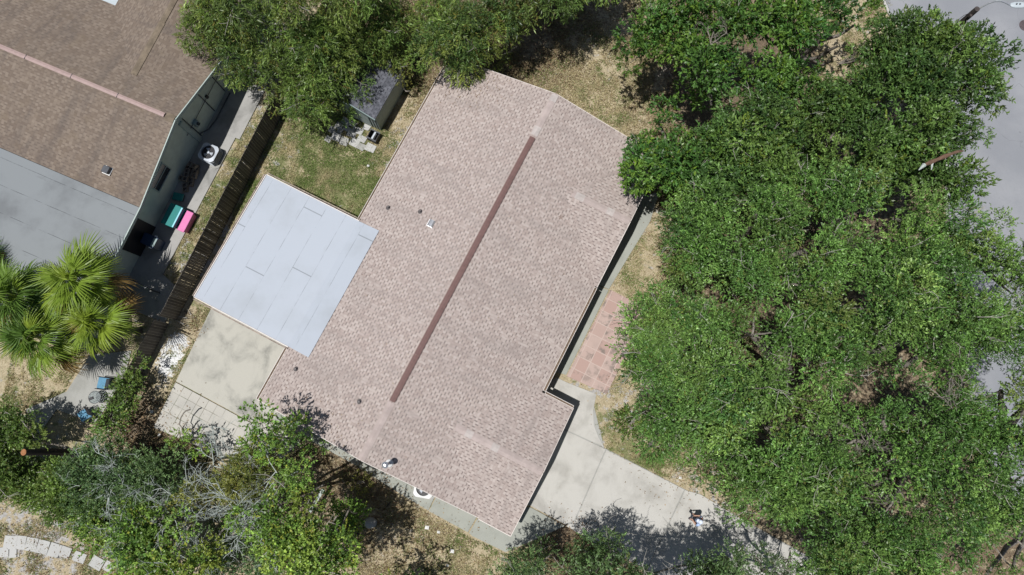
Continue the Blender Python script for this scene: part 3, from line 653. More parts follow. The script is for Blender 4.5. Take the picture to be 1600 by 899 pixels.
# loose slabs in front of the shed, each one a thing
sl_px = [(541, 190, .5, .34, 0), (530, 197, .42, .36, 1), (519, 203, .4, .32, 1), (513, 217, .36, .34, 1), (525, 214, .5, .42, 0), (538, 221, .48, .46, 1), (531, 204, .3, .3, 1), (543, 202, .46, .3, 0), (552, 194, .4, .32, 0),
         (549, 210, .5, .34, 0), (554, 223, .46, .44, 0), (561, 205, .42, .36, 0), (566, 217, .5, .38, 0), (564, 229, .5, .36, 1), (579, 231, .52, .46, 0), (573, 199, .4, .34, 0), (553, 202, .2, .3, 1)]
words = ['against the shed wall', 'beside the first slab under the shed wall', 'left of the cracked pieces', 'at the lower left corner of the patch', 'pale square near the left end, brightest of the left group', 'darker, along the lower left edge', 'small cracked piece in the left middle',
         'upper middle under the tree edge', 'touching the shed by the fallen leaves', 'in the centre of the patch', 'on the lower edge of the patch left of the gap', 'right of centre near the black bin', 'left of the black bin on the lower row', 'greyish, on the bottom row between two pale ones',
         'brightest, alone below the black bin', 'beside the black bin by the shed door', 'narrow broken strip near the middle']
for i, (px, py, a_, b_, g_) in enumerate(sl_px):
    c = at(px, py, .03); m = MB(); h = [(-a_/2, -b_/2), (a_/2, -b_/2), (a_/2, b_/2), (-a_/2, b_/2)]
    h = [(x+random.uniform(-.03, .03), y+random.uniform(-.03, .03)) for x, y in h]; rr = R(-27)+random.uniform(-.12, .12)
    m.prism([(c[0]+x*math.cos(rr)-y*math.sin(rr), c[1]+x*math.sin(rr)+y*math.cos(rr)) for x, y in h], -.04, .03+random.uniform(0, .012))
    tag(m.build('paving_slab', M['slab_grey' if g_ else 'slab'], bevel=.008), 'loose paving slab %s' % words[i], 'paving slab', 'loose slabs in front of the shed')
# open black bin
c = at(584, 213, .3); B0 = empty('storage_bin', (c[0], c[1], 0), 'open black plastic bin with a divider bar beside the shed corner', 'bin')
m = MB(); wd, dp, ht = .52, .5, .42
for s in (-1, 1):
    m.box((c[0]+s*(wd/2)*math.cos(R(-27)), c[1]+s*(wd/2)*math.sin(R(-27)), ht/2+.02), (.03, dp, ht), R(-27))
    m.box((c[0]-s*(dp/2)*math.sin(R(-27)), c[1]+s*(dp/2)*math.cos(R(-27)), ht/2+.02), (wd+.03, .03, ht-.002), R(-27))
m.box((c[0], c[1], .035), (wd-.03, dp-.03, .03), R(-27)); m.build('tub', M['dark'], B0)
MB().box((c[0], c[1], ht-.05), (.09, dp-.03, .03), R(-27)).build('divider', M['ac'], B0)
m = MB()
for s in (-1, 1):
    m.box((c[0]-s*(dp/2)*math.sin(R(-27)), c[1]+s*(dp/2)*math.cos(R(-27)), ht+.035), (wd+.08, .07, .02), R(-27))
m.build('rim', M['darkgrey'], B0)

# ------------------------------------------------------------------ air conditioners
def ac(px, py, z0, rz, body, label, shade):
    c = at(px, py, z0+.75); E0 = empty('air_conditioner', (c[0], c[1], 0), label, 'air conditioner', 'air conditioning condensers')
    s = .47; ch = .13
    oc = [(-s+ch, -s), (s-ch, -s), (s, -s+ch), (s, s-ch), (s-ch, s), (-s+ch, s), (-s, s-ch), (-s, -s+ch)]
    rt = lambda p, k=1: (c[0]+k*(p[0]*math.cos(rz)-p[1]*math.sin(rz)), c[1]+k*(p[0]*math.sin(rz)+p[1]*math.cos(rz)))
    MB().prism([rt(p, 1.25) for p in oc], -.05, .08).build('pad', M['slab_grey'], E0)
    b = MB().prism([rt(p) for p in oc], .08, .66).build('body', M[shade], E0)
    m = MB()
    for k in range(9): m.prism([rt(p, 1.015) for p in oc], .14+k*.055, .155+k*.055)
    m.build('louvres', M[body], b)
    m = MB()                      # top deck: ring between outline and round opening
    N = 32; vs = []
    for k in range(N):
        t = 2*math.pi*k/N; cx, cy = math.cos(t), math.sin(t); q = max(abs(cx), abs(cy)); ro_ = s/q
        if abs(cx)+abs(cy) > 0: ro_ = min(ro_, (2*s-ch)/(abs(cx)+abs(cy)))
        ri = s*.8
        for r_, z_ in ((ro_, .72), (ri, .76), (ri, .62), (ro_, .66)): p = rt((r_*cx, r_*cy)); vs.append((p[0], p[1], z0+z_))
    m.add(vs, [(k*4+j, ((k+1) % N)*4+j, ((k+1) % N)*4+(j+1) % 4, k*4+(j+1) % 4) for k in range(N) for j in range(4)])
    m.build('top_panel', M[body], E0)
    m = MB().lathe((c[0], c[1], z0+.665), [(.375, 0), (.375, .006), (.0005, .008)], 24); m.build('fan_well', M['dark'], E0)
    m = MB()
    for k in range(3):
        t = rz+k*2.094+.5; m.add([(c[0]+.05*math.cos(t-.4), c[1]+.05*math.sin(t-.4), z0+.69), (c[0]+.26*math.cos(t-.35), c[1]+.26*math.sin(t-.35), z0+.70), (c[0]+.27*math.cos(t+.35), c[1]+.27*math.sin(t+.35), z0+.73), (c[0]+.05*math.cos(t+.5), c[1]+.05*math.sin(t+.5), z0+.72)], [(0, 1, 2, 3)])
    m.lathe((c[0], c[1], z0+.69), [(.07, 0), (.07, .05), (.03, .06)], 12); m.build('fan', M['ac'], E0)
    m = MB()
    for r_ in (.09, .16, .23, .3, .37):
        pts = [(c[0]+r_*math.cos(2*math.pi*k/24), c[1]+r_*math.sin(2*math.pi*k/24), z0+.77) for k in range(25)]; m.tube(pts, .0035, 4, False)
    m.build('grille', M['darkgrey'], E0)
ac(325, 238, 0, AN, 'ac', 'grey air conditioning condenser beside the sage green wall of the neighbouring house', 'louver')
ac(662, 763, 0, AH+.3, 'ac_white', 'white air conditioning condenser half under the shingle roof edge on the side walk', 'ac_white')

# ------------------------------------------------------------------ neighbour's side yard objects
def box_thing(name, c, size, rz, mats, label, cat, lidh=.08, group=None, handle=False):
    E0 = empty(name, (c[0], c[1], 0), label, cat, group); h = size[2]
    m = MB(); k = .88; hx, hy = size[0]/2, size[1]/2
    def q(sx, f): return [(c[0]+(x*f)*math.cos(rz)-(y*f)*math.sin(rz), c[1]+(x*f)*math.sin(rz)+(y*f)*math.cos(rz)) for x, y in ((-hx, -hy), (hx, -hy), (hx, hy), (-hx, hy))]
    lo, hi = q(0, k), q(0, .98)
    m.add([(p[0], p[1], .03) for p in lo]+[(p[0], p[1], h-lidh) for p in hi], [(3, 2, 1, 0), (4, 5, 6, 7), (0, 1, 5, 4), (1, 2, 6, 5), (2, 3, 7, 6), (3, 0, 4, 7)])
    m.build('body', M[mats[0]], E0, bevel=.015)
    MB().prism(q(0, 1.03), h-lidh+.003, h).build('lid', M[mats[1]], E0, bevel=.025)
    return E0
c = at(265, 335, .85)+np.array(W(0, .16, 0, AN)); t_ = box_thing('storage_box', c, (1.15, .72, .9), AN, ('teal', 'teal'), 'teal plastic storage box with its sunlit front edge painted pale cyan against the sage green wall', 'storage box')
vv_ = Vector(W(0, 1, 0, AN)); 
MB().box(Vector((c[0], c[1], .855))+vv_*.325+Vector((0, 0, .05)), (1.13, .08, .03), AN).build('sunlit_edge', M['cyan'], t_, bevel=.01)  # lit edge of the teal box, painted on as a paler strip
c2 = Vector((c[0], c[1], 0))+vv_*.6
t_ = box_thing('toy_box', (c2.x, c2.y, 0), (1.12, .4, .55), AN, ('pinkp', 'pinkp'), 'bright pink plastic box standing in front of the teal storage box', 'storage box')
c = at(237, 377, 1.0)
t_ = box_thing('wheeled_bin', (c[0]-.15, c[1]+.05, 0), (.58, .78, 1.0), AN, ('navy', 'navy'), 'navy blue wheeled rubbish bin with the sunlit part of its lid painted grey green by the dark screen door', 'bin')
cc = Vector((c[0]-.15, c[1]+.05, 0))
MB().box(cc+vv_*.3+Vector((0, 0, 1.012)), (.46, .2, .025), AN).build('sunlit_lid_part', M['greygreen'], t_, bevel=.01)  # sunlit part of the navy lid, the light put into a paler colour
for s in (-1, 1):
    p = cc+vv_*.22+Vector(W(s*.33, 0, 0, AN)); MB().box(p+Vector((0, 0, .95)), (.07, .14, .05), AN).build('handle', M['white'], t_, bevel=.01)
c = at(277, 307, .35)
t_ = box_thing('watering_tub', (c[0], c[1], 0), (.4, .55, .3), AN+.2, ('darkgrey', 'teal'), 'low dark green lidded tub between the teal box and the concrete blocks', 'tub')
# concrete blocks with two cores
def block_mesh():
    m = MB(); L, D_, Hh = .46, .26, .2; t = .036
    m.box((0, D_/2-t/2, Hh/2), (L, t, Hh)); m.box((0, -D_/2+t/2, Hh/2), (L, t, Hh))
    for x in (-L/2+t/2, 0, L/2-t/2): m.box((x, 0, Hh/2), (t, D_-2*t-.002, Hh-.004))
    return m
bk = None
spots = [(300, 258, .38, 1.5, 'uppermost in the row, nearest the grey air conditioner'), (297, 263, 0, 1.4, 'under the uppermost block near the air conditioner'), (303, 272, .2, .25, 'laid across the second pair of blocks'), (292, 270, .2, .3, 'beside the wall in the second pair'), (286, 279, .2, 1.7, 'third along the wall, core side up'), (298, 284, 0, .3, 'outermost of the middle group, flat on the ground'),
         (289, 293, 0, .5, 'lowest and darkest, close to the green tub'), (306, 264, 0, .4, 'on the ground at the outer edge of the group')]
for px, py, z, rz, wds in spots:
    if bk is None: bk = block_mesh().build('concrete_block', M['block']); o = bk
    else: o = bk.copy(); col.objects.link(o)
    p = at(px, py, z+.2); o.location = (p[0], p[1], z+.036); o.rotation_euler = (0, 0, AN+rz)
    tag(o, 'hollow grey concrete block %s' % wds, 'concrete block', 'concrete blocks beside the neighbouring wall')
# patio chairs and round table
def chair(px, py, rz, label):
    c = at(px, py, .45); E0 = empty('patio_chair', (c[0], c[1], 0), label, 'chair', 'blue patio chairs')
    L = lambda x, y, z: (c[0]+x*math.cos(rz)-y*math.sin(rz), c[1]+x*math.sin(rz)+y*math.cos(rz), z)
    m = MB().box(L(0, 0, .43), (.56, .56, .07), rz); m.build('cushion', M['blue'], E0, bevel=.03)
    m = MB()
    for a_, b_ in ((.29, .24), (.29, -.24)): m.tube([L(a_, b_, .4), L(a_+.12, b_, .95)], .016, 6)
    for i in range(6): m.tube([L(.30+i*.02, -.24, .5+i*.085), L(.30+i*.02, .24, .5+i*.085)], .012, 6)
    m.build('backrest', M['dark'], E0)
    for s in (-1, 1):
        MB().tube([L(-.27, s*.31, .4), L(-.25, s*.31, .63), L(.1, s*.31, .66), L(.33, s*.31, .62)], .018, 6).build('armrest', M['dark'], E0)
        for a_ in (-.27, .29): MB().tube([L(a_, s*.28, .02), L(a_, s*.28, .4)], .016, 6).build('leg', M['dark'], E0)
    m = MB()
    for s in (-1, 1): m.bar(L(-.28, s*.29, .385), L(.3, s*.29, .385), .03, .03); m.bar(L(s*.28, -.28, .385), L(s*.28, .28, .385), .03, .03)
    m.build('seat_frame', M['dark'], E0)
chair(161, 599, R(-8), 'blue cushioned patio chair squarely placed, nearer the palm leaves')
chair(132, 649, R(35), 'blue cushioned patio chair turned at an angle beside the hedge corner')
c = at(148, 621, .5); T0 = empty('side_table', (c[0], c[1], 0), 'small round glass side table with dark rim between the two blue patio chairs', 'table')
gl = NT('tinted_glass_top'); gl.b.inputs['Transmission Weight'].default_value = .75; gl.out((.5, .55, .55), .1); M['glasstop'] = gl.m
MB().lathe((c[0], c[1], .49), [(.3, 0), (.3, .012), (.001, .012)], 26).build('table_top', M['glasstop'], T0)
MB().tube([(c[0]+.31*math.cos(t), c[1]+.31*math.sin(t), .5) for t in np.linspace(0, 2*math.pi, 27)], .016, 6, False).build('rim', M['darkgrey'], T0)
for k in range(3):
    t = k*2.094; MB().tube([(c[0]+.28*math.cos(t), c[1]+.28*math.sin(t), .48), (c[0]+.2*math.cos(t), c[1]+.2*math.sin(t), .02)], .014, 6).build('leg', M['darkgrey'], T0)
MB().box((c[0]-.16, c[1]-.06, .54), (.22, .13, .07), .4).build('lantern', M['dark']); 
o = bpy.data.objects['lantern']; o.name = 'radio'; tag(o, 'small black box left on the round glass side table', 'radio')

# ------------------------------------------------------------------ fences
def fence(name, a, b, h, label, lean=0, bw=.145, style=0, grp='weathered board fences between the two gardens'):
    a = np.array(a); b = np.array(b); L = np.linalg.norm(b-a); d = (b-a)/L; nrm = np.array([d[1], -d[0]]); ang = math.atan2(d[1], d[0])
    F0 = empty(name, (a[0], a[1], 0), label, 'fence', grp)
    m = MB(); n = int(L/bw)
    for i in range(n):
        s = (i+.5)*bw; off = .003 if i % 2 else -.003
        hh = h+random.uniform(-.015, .01); c = a+d*s+nrm*(off); w_ = bw-.001-(random.random()**4)*.011
        tl = random.uniform(-.012, .012)
        p0 = a+d*(s-w_/2)+nrm*off; p1 = a+d*(s+w_/2)+nrm*off; t = nrm*.02
        k = .012
        vs = []
        for side in (0, 1):
            o_ = t*side
            for (q, z) in ((p0, -.05), (p1, -.05), (p1+d*tl, hh-k), (p1-d*k+d*tl, hh), (p0+d*k+d*tl, hh), (p0+d*tl, hh-k)):
                vs.append((q[0]+o_[0], q[1]+o_[1], z))
        m.add(vs, [(0, 1, 2, 3, 4, 5), (11, 10, 9, 8, 7, 6)]+[(j, j+6, (j+1) % 6+6, (j+1) % 6) for j in range(6)])
    m.build('boards', M['fence'], F0)
    for z in (.3, .95, h-.22):
        MB().bar((a[0]-nrm[0]*.035, a[1]-nrm[1]*.035, z), (b[0]-nrm[0]*.035, b[1]-nrm[1]*.035, z), .04, .09).build('rail', M['fence'], F0)
    k = 0
    while k < L:
        p = a+d*k-nrm*.1; MB().box((p[0], p[1], h/2), (.09, .09, h-.05), ang).build('post', M['fence_post'], F0); k += 2.4
    return F0
fa = at(424, 155, 1.85); fb = at(249, 493, 1.85)
d_ = (fa-fb)/np.linalg.norm(fa-fb)
fence('board_fence', fb[:2], (fa+d_*9)[:2], 1.85, 'long dark weathered board fence between the neighbouring walk and the flat roof')
fc = at(241, 497, 1.6); fd = at(150, 668, 1.6)
fence('board_fence', fd[:2], fc[:2], 1.6, 'lower dark board fence section partly overgrown by the hedge beside the patio chairs')
# ------------------------------------------------------------------ foliage
KINDS = {
 'oak':   dict(L=.11, Wd=.05, ns=84, kl=9, R=.72, cols=[(.062, .128, .020), (.082, .158, .027), (.040, .092, .017), (.112, .182, .032)], yel=(.26, .27, .06), yp=.02, droop=.0),
 'lush':  dict(L=.19, Wd=.078, ns=52, kl=9, R=.75, cols=[(.040, .100, .016), (.060, .132, .020), (.031, .080, .014), (.095, .168, .022)], yel=(.15, .25, .03), yp=.08, droop=.0),
 'deep':  dict(L=.16, Wd=.066, ns=58, kl=9, R=.72, cols=[(.046, .096, .018), (.064, .120, .021), (.035, .076, .016), (.088, .146, .025)], yel=(.15, .21, .03), yp=.05, droop=.0),
 'willow': dict(L=.19, Wd=.036, ns=64, kl=12, R=.72, cols=[(.072, .122, .019), (.10, .155, .025), (.052, .10, .022), (.13, .168, .028)], yel=(.2, .18, .04), yp=.04, droop=.45),
 'shrub': dict(L=.12, Wd=.075, ns=56, kl=8, R=.6, cols=[(.085, .155, .02), (.12, .20, .028), (.06, .12, .02), (.15, .215, .03)], yel=(.30, .33, .05), yp=.05, droop=.0),
 'olive': dict(L=.12, Wd=.05, ns=60, kl=9, R=.6, cols=[(.09, .12, .02), (.12, .14, .025), (.07, .09, .02), (.15, .16, .03)], yel=(.24, .22, .05), yp=.05, droop=.0),
 'hedge': dict(L=.10, Wd=.055, ns=60, kl=9, R=.5, cols=[(.072, .122, .018), (.098, .155, .024), (.052, .096, .016)], yel=(.18, .2, .05), yp=.03, droop=.0),
 'fine':  dict(L=.11, Wd=.045, ns=64, kl=9, R=.55, cols=[(.075, .13, .035), (.10, .165, .045), (.055, .10, .03)], yel=(.2, .25, .08), yp=.05, droop=.0)}
def unit(a): return a/np.maximum(np.linalg.norm(a, axis=-1, keepdims=True), 1e-6)
def leaves(c, d, L, Wd, up=None):
    """rhombus leaves: base c, direction d"""
    n = len(c); r = unit(rng.normal(size=(n, 3))+np.array([-.15, -.1, 1.5]))
    s = unit(np.cross(d, r)); nn = np.cross(s, d); Lc = L[:, None]; W2 = Wd[:, None]/2
    mid = c+d*Lc*.45+nn*Lc*.02
    return np.stack([c, mid+s*W2+nn*W2*.25, c+d*Lc-nn*Lc*.08, mid-s*W2+nn*W2*.25], 1)
PROTO = {}
for kn, K in KINDS.items():
    out = []
    for q in range(6):
        ns, kl = K['ns'], K['kl']
        d0 = unit(rng.normal(size=(ns, 3))*np.array([1, 1, .8])+np.array([0, 0, .45])); rad = rng.uniform(.45, 1.0, ns)**.6
        c0 = d0*rad[:, None]*K['R']*np.array([1, 1, .62])
        dirs = unit(d0+rng.normal(size=(ns, 3))*.45+np.array([0, 0, .25-K['droop']*1.6]))
        tl = rng.uniform(.18, .34, ns)*(1.5 if K['droop'] else 1)
        t = np.tile(np.arange(kl)/(kl-1.), (ns, 1)); cc = c0[:, None]+dirs[:, None]*(t*tl[:, None])[..., None]
        if K['droop']: cc[..., 2] -= (t**2)*.14
        spread = rng.normal(size=(ns, kl, 3)); ld = unit(dirs[:, None]*.9+spread*.62)
        n = ns*kl; L = K['L']*rng.uniform(.65, 1.15, n); P4 = leaves(cc.reshape(-1, 3), ld.reshape(-1, 3), L, K['Wd']*L/K['L'])
        tw = np.repeat(rng.random(ns), kl)          # tint per sprig
        out.append((P4, tw, rng.random(n)))
    PROTO[kn] = out
def crown_arrays(kind, centers, scales):
    K = KINDS[kind]; cols = np.array(K['cols']); Vs = []; Cs = []
    for c, s in zip(centers, scales):
        P4, tw, rn = PROTO[kind][rng.integers(6)]; a = rng.uniform(0, 6.283); ca, sa = math.cos(a), math.sin(a)
        X = P4[..., 0]*ca-P4[..., 1]*sa; Y = P4[..., 0]*sa+P4[..., 1]*ca; Zz = P4[..., 2]+X*rng.uniform(-.25, .25)+Y*rng.uniform(-.25, .25)
        Vs.append(np.stack([X, Y, Zz], -1)*s+c)
        base = (cols*np.array([1.75, 1.7, 2.3]))[rng.integers(len(cols))]*.6+(cols*np.array([1.75, 1.7, 2.3]))[rng.integers(len(cols))]*.4
        C = base[None]*(0.55+.8*tw[:, None])*(0.62+.7*rn[:, None]); ym = (tw > 1-K['yp']*1.5)&(rn > .3); C[ym] = np.array(K['yel'])*rng.uniform(.7, 1.1)
        C = C*rng.uniform(.72, 1.22)
        if rng.random() < K['yp']*1.3: C = C*.6+np.array(K['yel'])*.35
        Cs.append(C)
    V = np.concatenate(Vs).reshape(-1, 3); C = np.concatenate(Cs); C = np.concatenate([C, np.ones((len(C), 1))], 1)
    return V, np.arange(len(V)).reshape(-1, 4), C
class TubeBag:
    """many thin branches in one numpy mesh"""
    def __init__(s): s.V = []; s.Q = []; s.n = 0
    def add(s, pts, rad, k=5):
        pts = np.array(pts, float); m = len(pts); rad = np.array(rad, float)
        d = np.gradient(pts, axis=0); d = unit(d); x = unit(np.cross(d, np.array([.3, .2, .93]))); y = np.cross(d, x)
        t = np.arange(k)*2*math.pi/k; ring = pts[:, None]+(x[:, None]*np.cos(t)[None, :, None]+y[:, None]*np.sin(t)[None, :, None])*rad[:, None, None]
        s.V.append(ring.reshape(-1, 3)); i = np.arange(m*k).reshape(m, k)+s.n; j = np.roll(i, -1, 1)
        s.Q.append(np.stack([i[:-1], j[:-1], j[1:], i[1:]], -1).reshape(-1, 4)); s.n += m*k
    def build(s, name, mat, parent):
        return raw_mesh(name, np.concatenate(s.V), np.concatenate(s.Q), mat, parent, off=tuple(parent.location) if parent else (0, 0, 0))
def wiggle(a, b, n, amp):
    a = np.array(a); b = np.array(b); t = np.linspace(0, 1, n)[:, None]; p = a+(b-a)*t
    w = rng.normal(size=(n, 3))*amp; w[0] = 0; w[-1] = 0; return p+np.cumsum(w, 0)*(t*(1-t)*4)
def twig(bag, p, d, L, r, depth):
    d = unit(np.array(d, float)); pts = [np.array(p, float)]
    for i in range(4):
        d = unit(d+rng.normal(size=3)*.16); pts.append(pts[-1]+d*L/4)
    bag.add(pts, np.linspace(r, r*.55, 5), 4)
    if depth > 0:
        for k in range(rng.integers(3, 5)):
            q = pts[rng.integers(1, 5)]; twig(bag, q, d+rng.normal(size=3)*.65, L*rng.uniform(.45, .75), r*.62, depth-1)
GAPS = [(45, 708, 9), (60, 708, 9), (75, 709, 9), (90, 710, 9), (105, 710, 9), (120, 711, 9), (135, 711, 8), (1038, 120, 22), (1060, 112, 16), (1085, 170, 30), (1005, 180, 20), (1240, 95, 14), (1300, 85, 18), (1330, 60, 12), (1195, 60, 14), (1040, 222, 12), (1240, 468, 20), (1216, 492, 12), (1250, 560, 20), (1110, 455, 16), (1165, 350, 18), (1270, 350, 24), (1250, 375, 16),
        (1375, 350, 22), (1370, 620, 22), (1440, 620, 26), (1340, 640, 22), (1270, 690, 14), (1330, 780, 14), (1445, 760, 16), (1230, 830, 22), (1225, 860, 24), (1550, 590, 24), (1375, 550, 14), (1130, 540, 16), (1085, 570, 10), (1180, 560, 12), (1480, 780, 8), (1395, 690, 18), (1495, 100, 18), (1505, 150, 14), (1390, 180, 24),
        (1250, 240, 18), (1330, 250, 14), (1235, 160, 14), (1460, 350, 10), (1510, 430, 10), (1295, 100, 22), (1150, 240, 14), (1560, 740, 12), (1080, 190, 16), (1470, 830, 8), (1310, 860, 10)]
GAPW = [(a, b, r) for a, b, r in GAPS]
SHC = {'n': 0}
def tree(name, label, cat, kind, lobes, base, trunk_r=.22, group=None, dens=1.0, twigs=.3, low=.5, flat=.75, bark='bark', gaps=True, thin=.0, edge_rag=.16, twmat='bark_pale'):
    """lobes: (pixel x, pixel y, radius px, top height)"""
    K = KINDS[kind]; b = at(base[0], base[1], 0) if len(base) == 2 else np.array(base)
    b = np.array([b[0], b[1], -.05]); E0 = empty(name, tuple(b), label, cat, group)
    cs = []; sc_ = []; lc = []
    for (px, py, rp, zt) in lobes:
        c = at(px, py, zt-.5); r = rp/FPX*(CAM_H-zt+.5); lc.append((c, r, zt)); sp = K['R']*(1.03 if kind == 'oak' else .93)/math.sqrt(dens); n = int(math.ceil(r/sp))+1
        ph = rng.uniform(0, 6.28, 4)
        for i in range(-n, n+1):
            for j in range(-n, n+1):
                x = (i+.5*(j % 2))*sp+rng.uniform(-.3, .3)*sp; y = j*sp*.87+rng.uniform(-.3, .3)*sp
                rho = math.hypot(x, y); th = math.atan2(y, x)
                re = (r-K['R']*.55)*(1+edge_rag*(math.sin(3*th+ph[0])+.7*math.sin(5*th+ph[1])+.5*math.sin(9*th+ph[2]))*.6)
                if rho > max(re, .12): continue
                wx, wy = c[0]+x, c[1]+y
                g_ = float(fbm(wx, wy, .75, 3)); z = zt-K['R']*.55-(rho/max(re, .3))**2*re*flat+(g_-.5)*4.2*min(1, r/2)+rng.uniform(-.45, .3)
                if rng.random() < thin: continue
                sink = g_ < (.39 if kind in ('oak', 'shrub', 'fine') else .27)
                p = np.array([wx, wy, max(z, .25)])
                if gaps:
                    gx_, gy_ = px_of(*p); w9 = 4*math.sin(gx_*.4+gy_*.3)
                    if any((gx_-a)**2+(gy_-bb)**2 < (rr+10+w9)**2 for a, bb, rr in GAPW): continue
                if sink:
                    if zt < 3.6 or gaps == 'drop':
                        if rng.random() < .8: continue
                    elif rng.random() < .05: continue
                    p[2] = max(.3, p[2]-rng.uniform(2.2, 3.6)); cs.append(p); sc_.append(rng.uniform(.8, 1.1)); continue
                cs.append(p); sc_.append(rng.uniform(.72, 1.28))
                if rng.random() < low*.6:
                    cs.append(p-np.array([rng.uniform(-.3, .3), rng.uniform(-.3, .3), rng.uniform(.7, 1.3)])); sc_.append(rng.uniform(.7, 1.0))
                    if cs[-1][2] < .25: cs.pop(); sc_.pop()
    if not cs: cs = [lc[0][0].copy()]; cs[0][2] = max(.2, lobes[0][3]*.5); sc_ = [min(1, lc[0][1]/K['R'])]
    V, Q, C = crown_arrays(kind, cs, sc_); raw_mesh('crown', V, Q, M['leaf'], E0, C, off=tuple(b)); SHC['n'] += len(Q)
    # limbs
    bag = TubeBag(); zmin = min(z for _, _, z in lc); fork = np.array([b[0]+rng.uniform(-.2, .2), b[1]+rng.uniform(-.2, .2), max(.6, min(2.2, zmin*.3))])
    bag.add(wiggle(b-np.array([0, 0, .1]), fork, 5, .03), np.linspace(trunk_r*1.35, trunk_r, 5), 10)
    hubs = []
    for c, r, zt in lc:
        h = np.array([c[0], c[1], max(fork[2]+.3, zt-.45*r-.9)]); hubs.append((h, r)); bag.add(wiggle(fork, h, 9, .09), np.linspace(trunk_r*.8, max(.035, trunk_r*.28), 9), 7)
    idx = rng.permutation(len(cs))[:int(len(cs)*.55)]; hp = np.array([h for h, _ in hubs]); pale = TubeBag(); npale = 0
    for i in idx:
        p = cs[i]; k = np.argmin(((hp-p)**2).sum(1)); bag.add(wiggle(hp[k], p+np.array([0, 0, .1]), 6, .06), np.linspace(max(.03, trunk_r*.2), .014, 6), 4)
    for i in rng.permutation(idx)[:int(len(cs)*twigs)]:
        p = cs[i]; hh = hp[np.argmin(((hp-p)**2).sum(1))]; d = (p-hh)*np.array([1, 1, .3]); 
        twig(pale, p+np.array([0, 0, .1]), unit(d)+np.array([0, 0, .35])+rng.normal(size=3)*.5, rng.uniform(.5, 1.05), .016, 1); npale += 1
    nb_ = sum(len(q) for q in bag.Q); bag.V += pale.V; bag.Q += [q+bag.n for q in pale.Q]
    lo_ = bag.build('limbs', M[bark], E0); lo_.data.materials.append(M[twmat])
    mi = np.zeros(len(lo_.data.polygons), np.int32); mi[nb_:] = 1; lo_.data.polygons.foreach_set('material_index', mi)
    return E0
OG = 'oaks of the wood to the right of the house'
# --- lush trees at the upper middle
tree('shade_tree', 'lush deep green tree overhanging the upper right roof corner', 'tree', 'lush', [(1040, 235, 72, 6.6), (1012, 268, 32, 5.4), (1090, 285, 50, 6.2), (1120, 230, 55, 6.8), (1035, 175, 34, 6.0)], (1070, 290), .2, twigs=.1)
tree('shade_tree', 'lush green tree at the top edge beside the dry lawn', 'tree', 'lush', [(1030, 55, 62, 6.8), (1080, 20, 55, 7.2), (1110, 90, 62, 7.4), (1035, 105, 36, 6.4), (1120, 150, 42, 6.8), (1150, 30, 50, 7.0)], (1085, 110), .2, twigs=.12)
tree('shade_tree', 'yellow-flecked green tree at the top edge left of the narrow dirt gap', 'tree', 'lush', [(1230, 40, 62, 7.5), (1205, 110, 58, 7.4), (1262, 85, 36, 7.2), (1290, 30, 34, 6.6), (1345, 28, 22, 5.6), (1180, 30, 30, 6.8), (1320, 60, 30, 6.2), (1300, 90, 30, 6.6), (1255, 135, 36, 7.0), (1325, 20, 26, 6.2)], (1220, 120), .22, twigs=.1)
tree('shade_tree', 'broad green tree between the two lush trees and the mossy oak mass', 'tree', 'deep', [(1190, 190, 72, 8.0), (1255, 205, 62, 8.0), (1150, 200, 42, 7.2), (1215, 255, 55, 8.0), (1150, 270, 50, 7.4), (1280, 160, 42, 7.6), (1225, 155, 40, 7.6), (1310, 170, 36, 7.6), (1110, 215, 40, 7.0)], (1180, 240), .25, twigs=.15)
# --- trees by the street
tree('street_tree', 'deep green tree under the street lamp reaching over the road', 'tree', 'deep', [(1420, 70, 66, 8.6), (1478, 100, 62, 8.8), (1510, 70, 46, 8.2), (1540, 58, 26, 7.6), (1400, 125, 62, 8.8), (1538, 110, 28, 7.8), (1520, 140, 44, 8.2), (1455, 160, 60, 9.0), (1445, 38, 28, 7.6), (1370, 80, 38, 7.4), (1545, 85, 24, 7.6), (1535, 140, 26, 7.8), (1395, 60, 40, 8.0), (1372, 110, 36, 8.0), (1440, 110, 50, 8.8), (1500, 130, 50, 8.6)], (1425, 130), .28, twigs=.12)
tree('street_tree', 'green tree with a dead brown limb on top close to the road bend', 'tree', 'deep', [(1370, 220, 72, 8.6), (1440, 240, 66, 8.8), (1500, 215, 50, 8.2), (1520, 255, 38, 7.8), (1315, 200, 50, 8.0), (1480, 280, 40, 7.8), (1345, 150, 46, 8.0), (1400, 180, 46, 8.6), (1440, 205, 46, 8.8), (1530, 215, 22, 7.4), (1500, 180, 40, 8.2), (1505, 300, 26, 7.8)], (1390, 240), .28, twigs=.15)
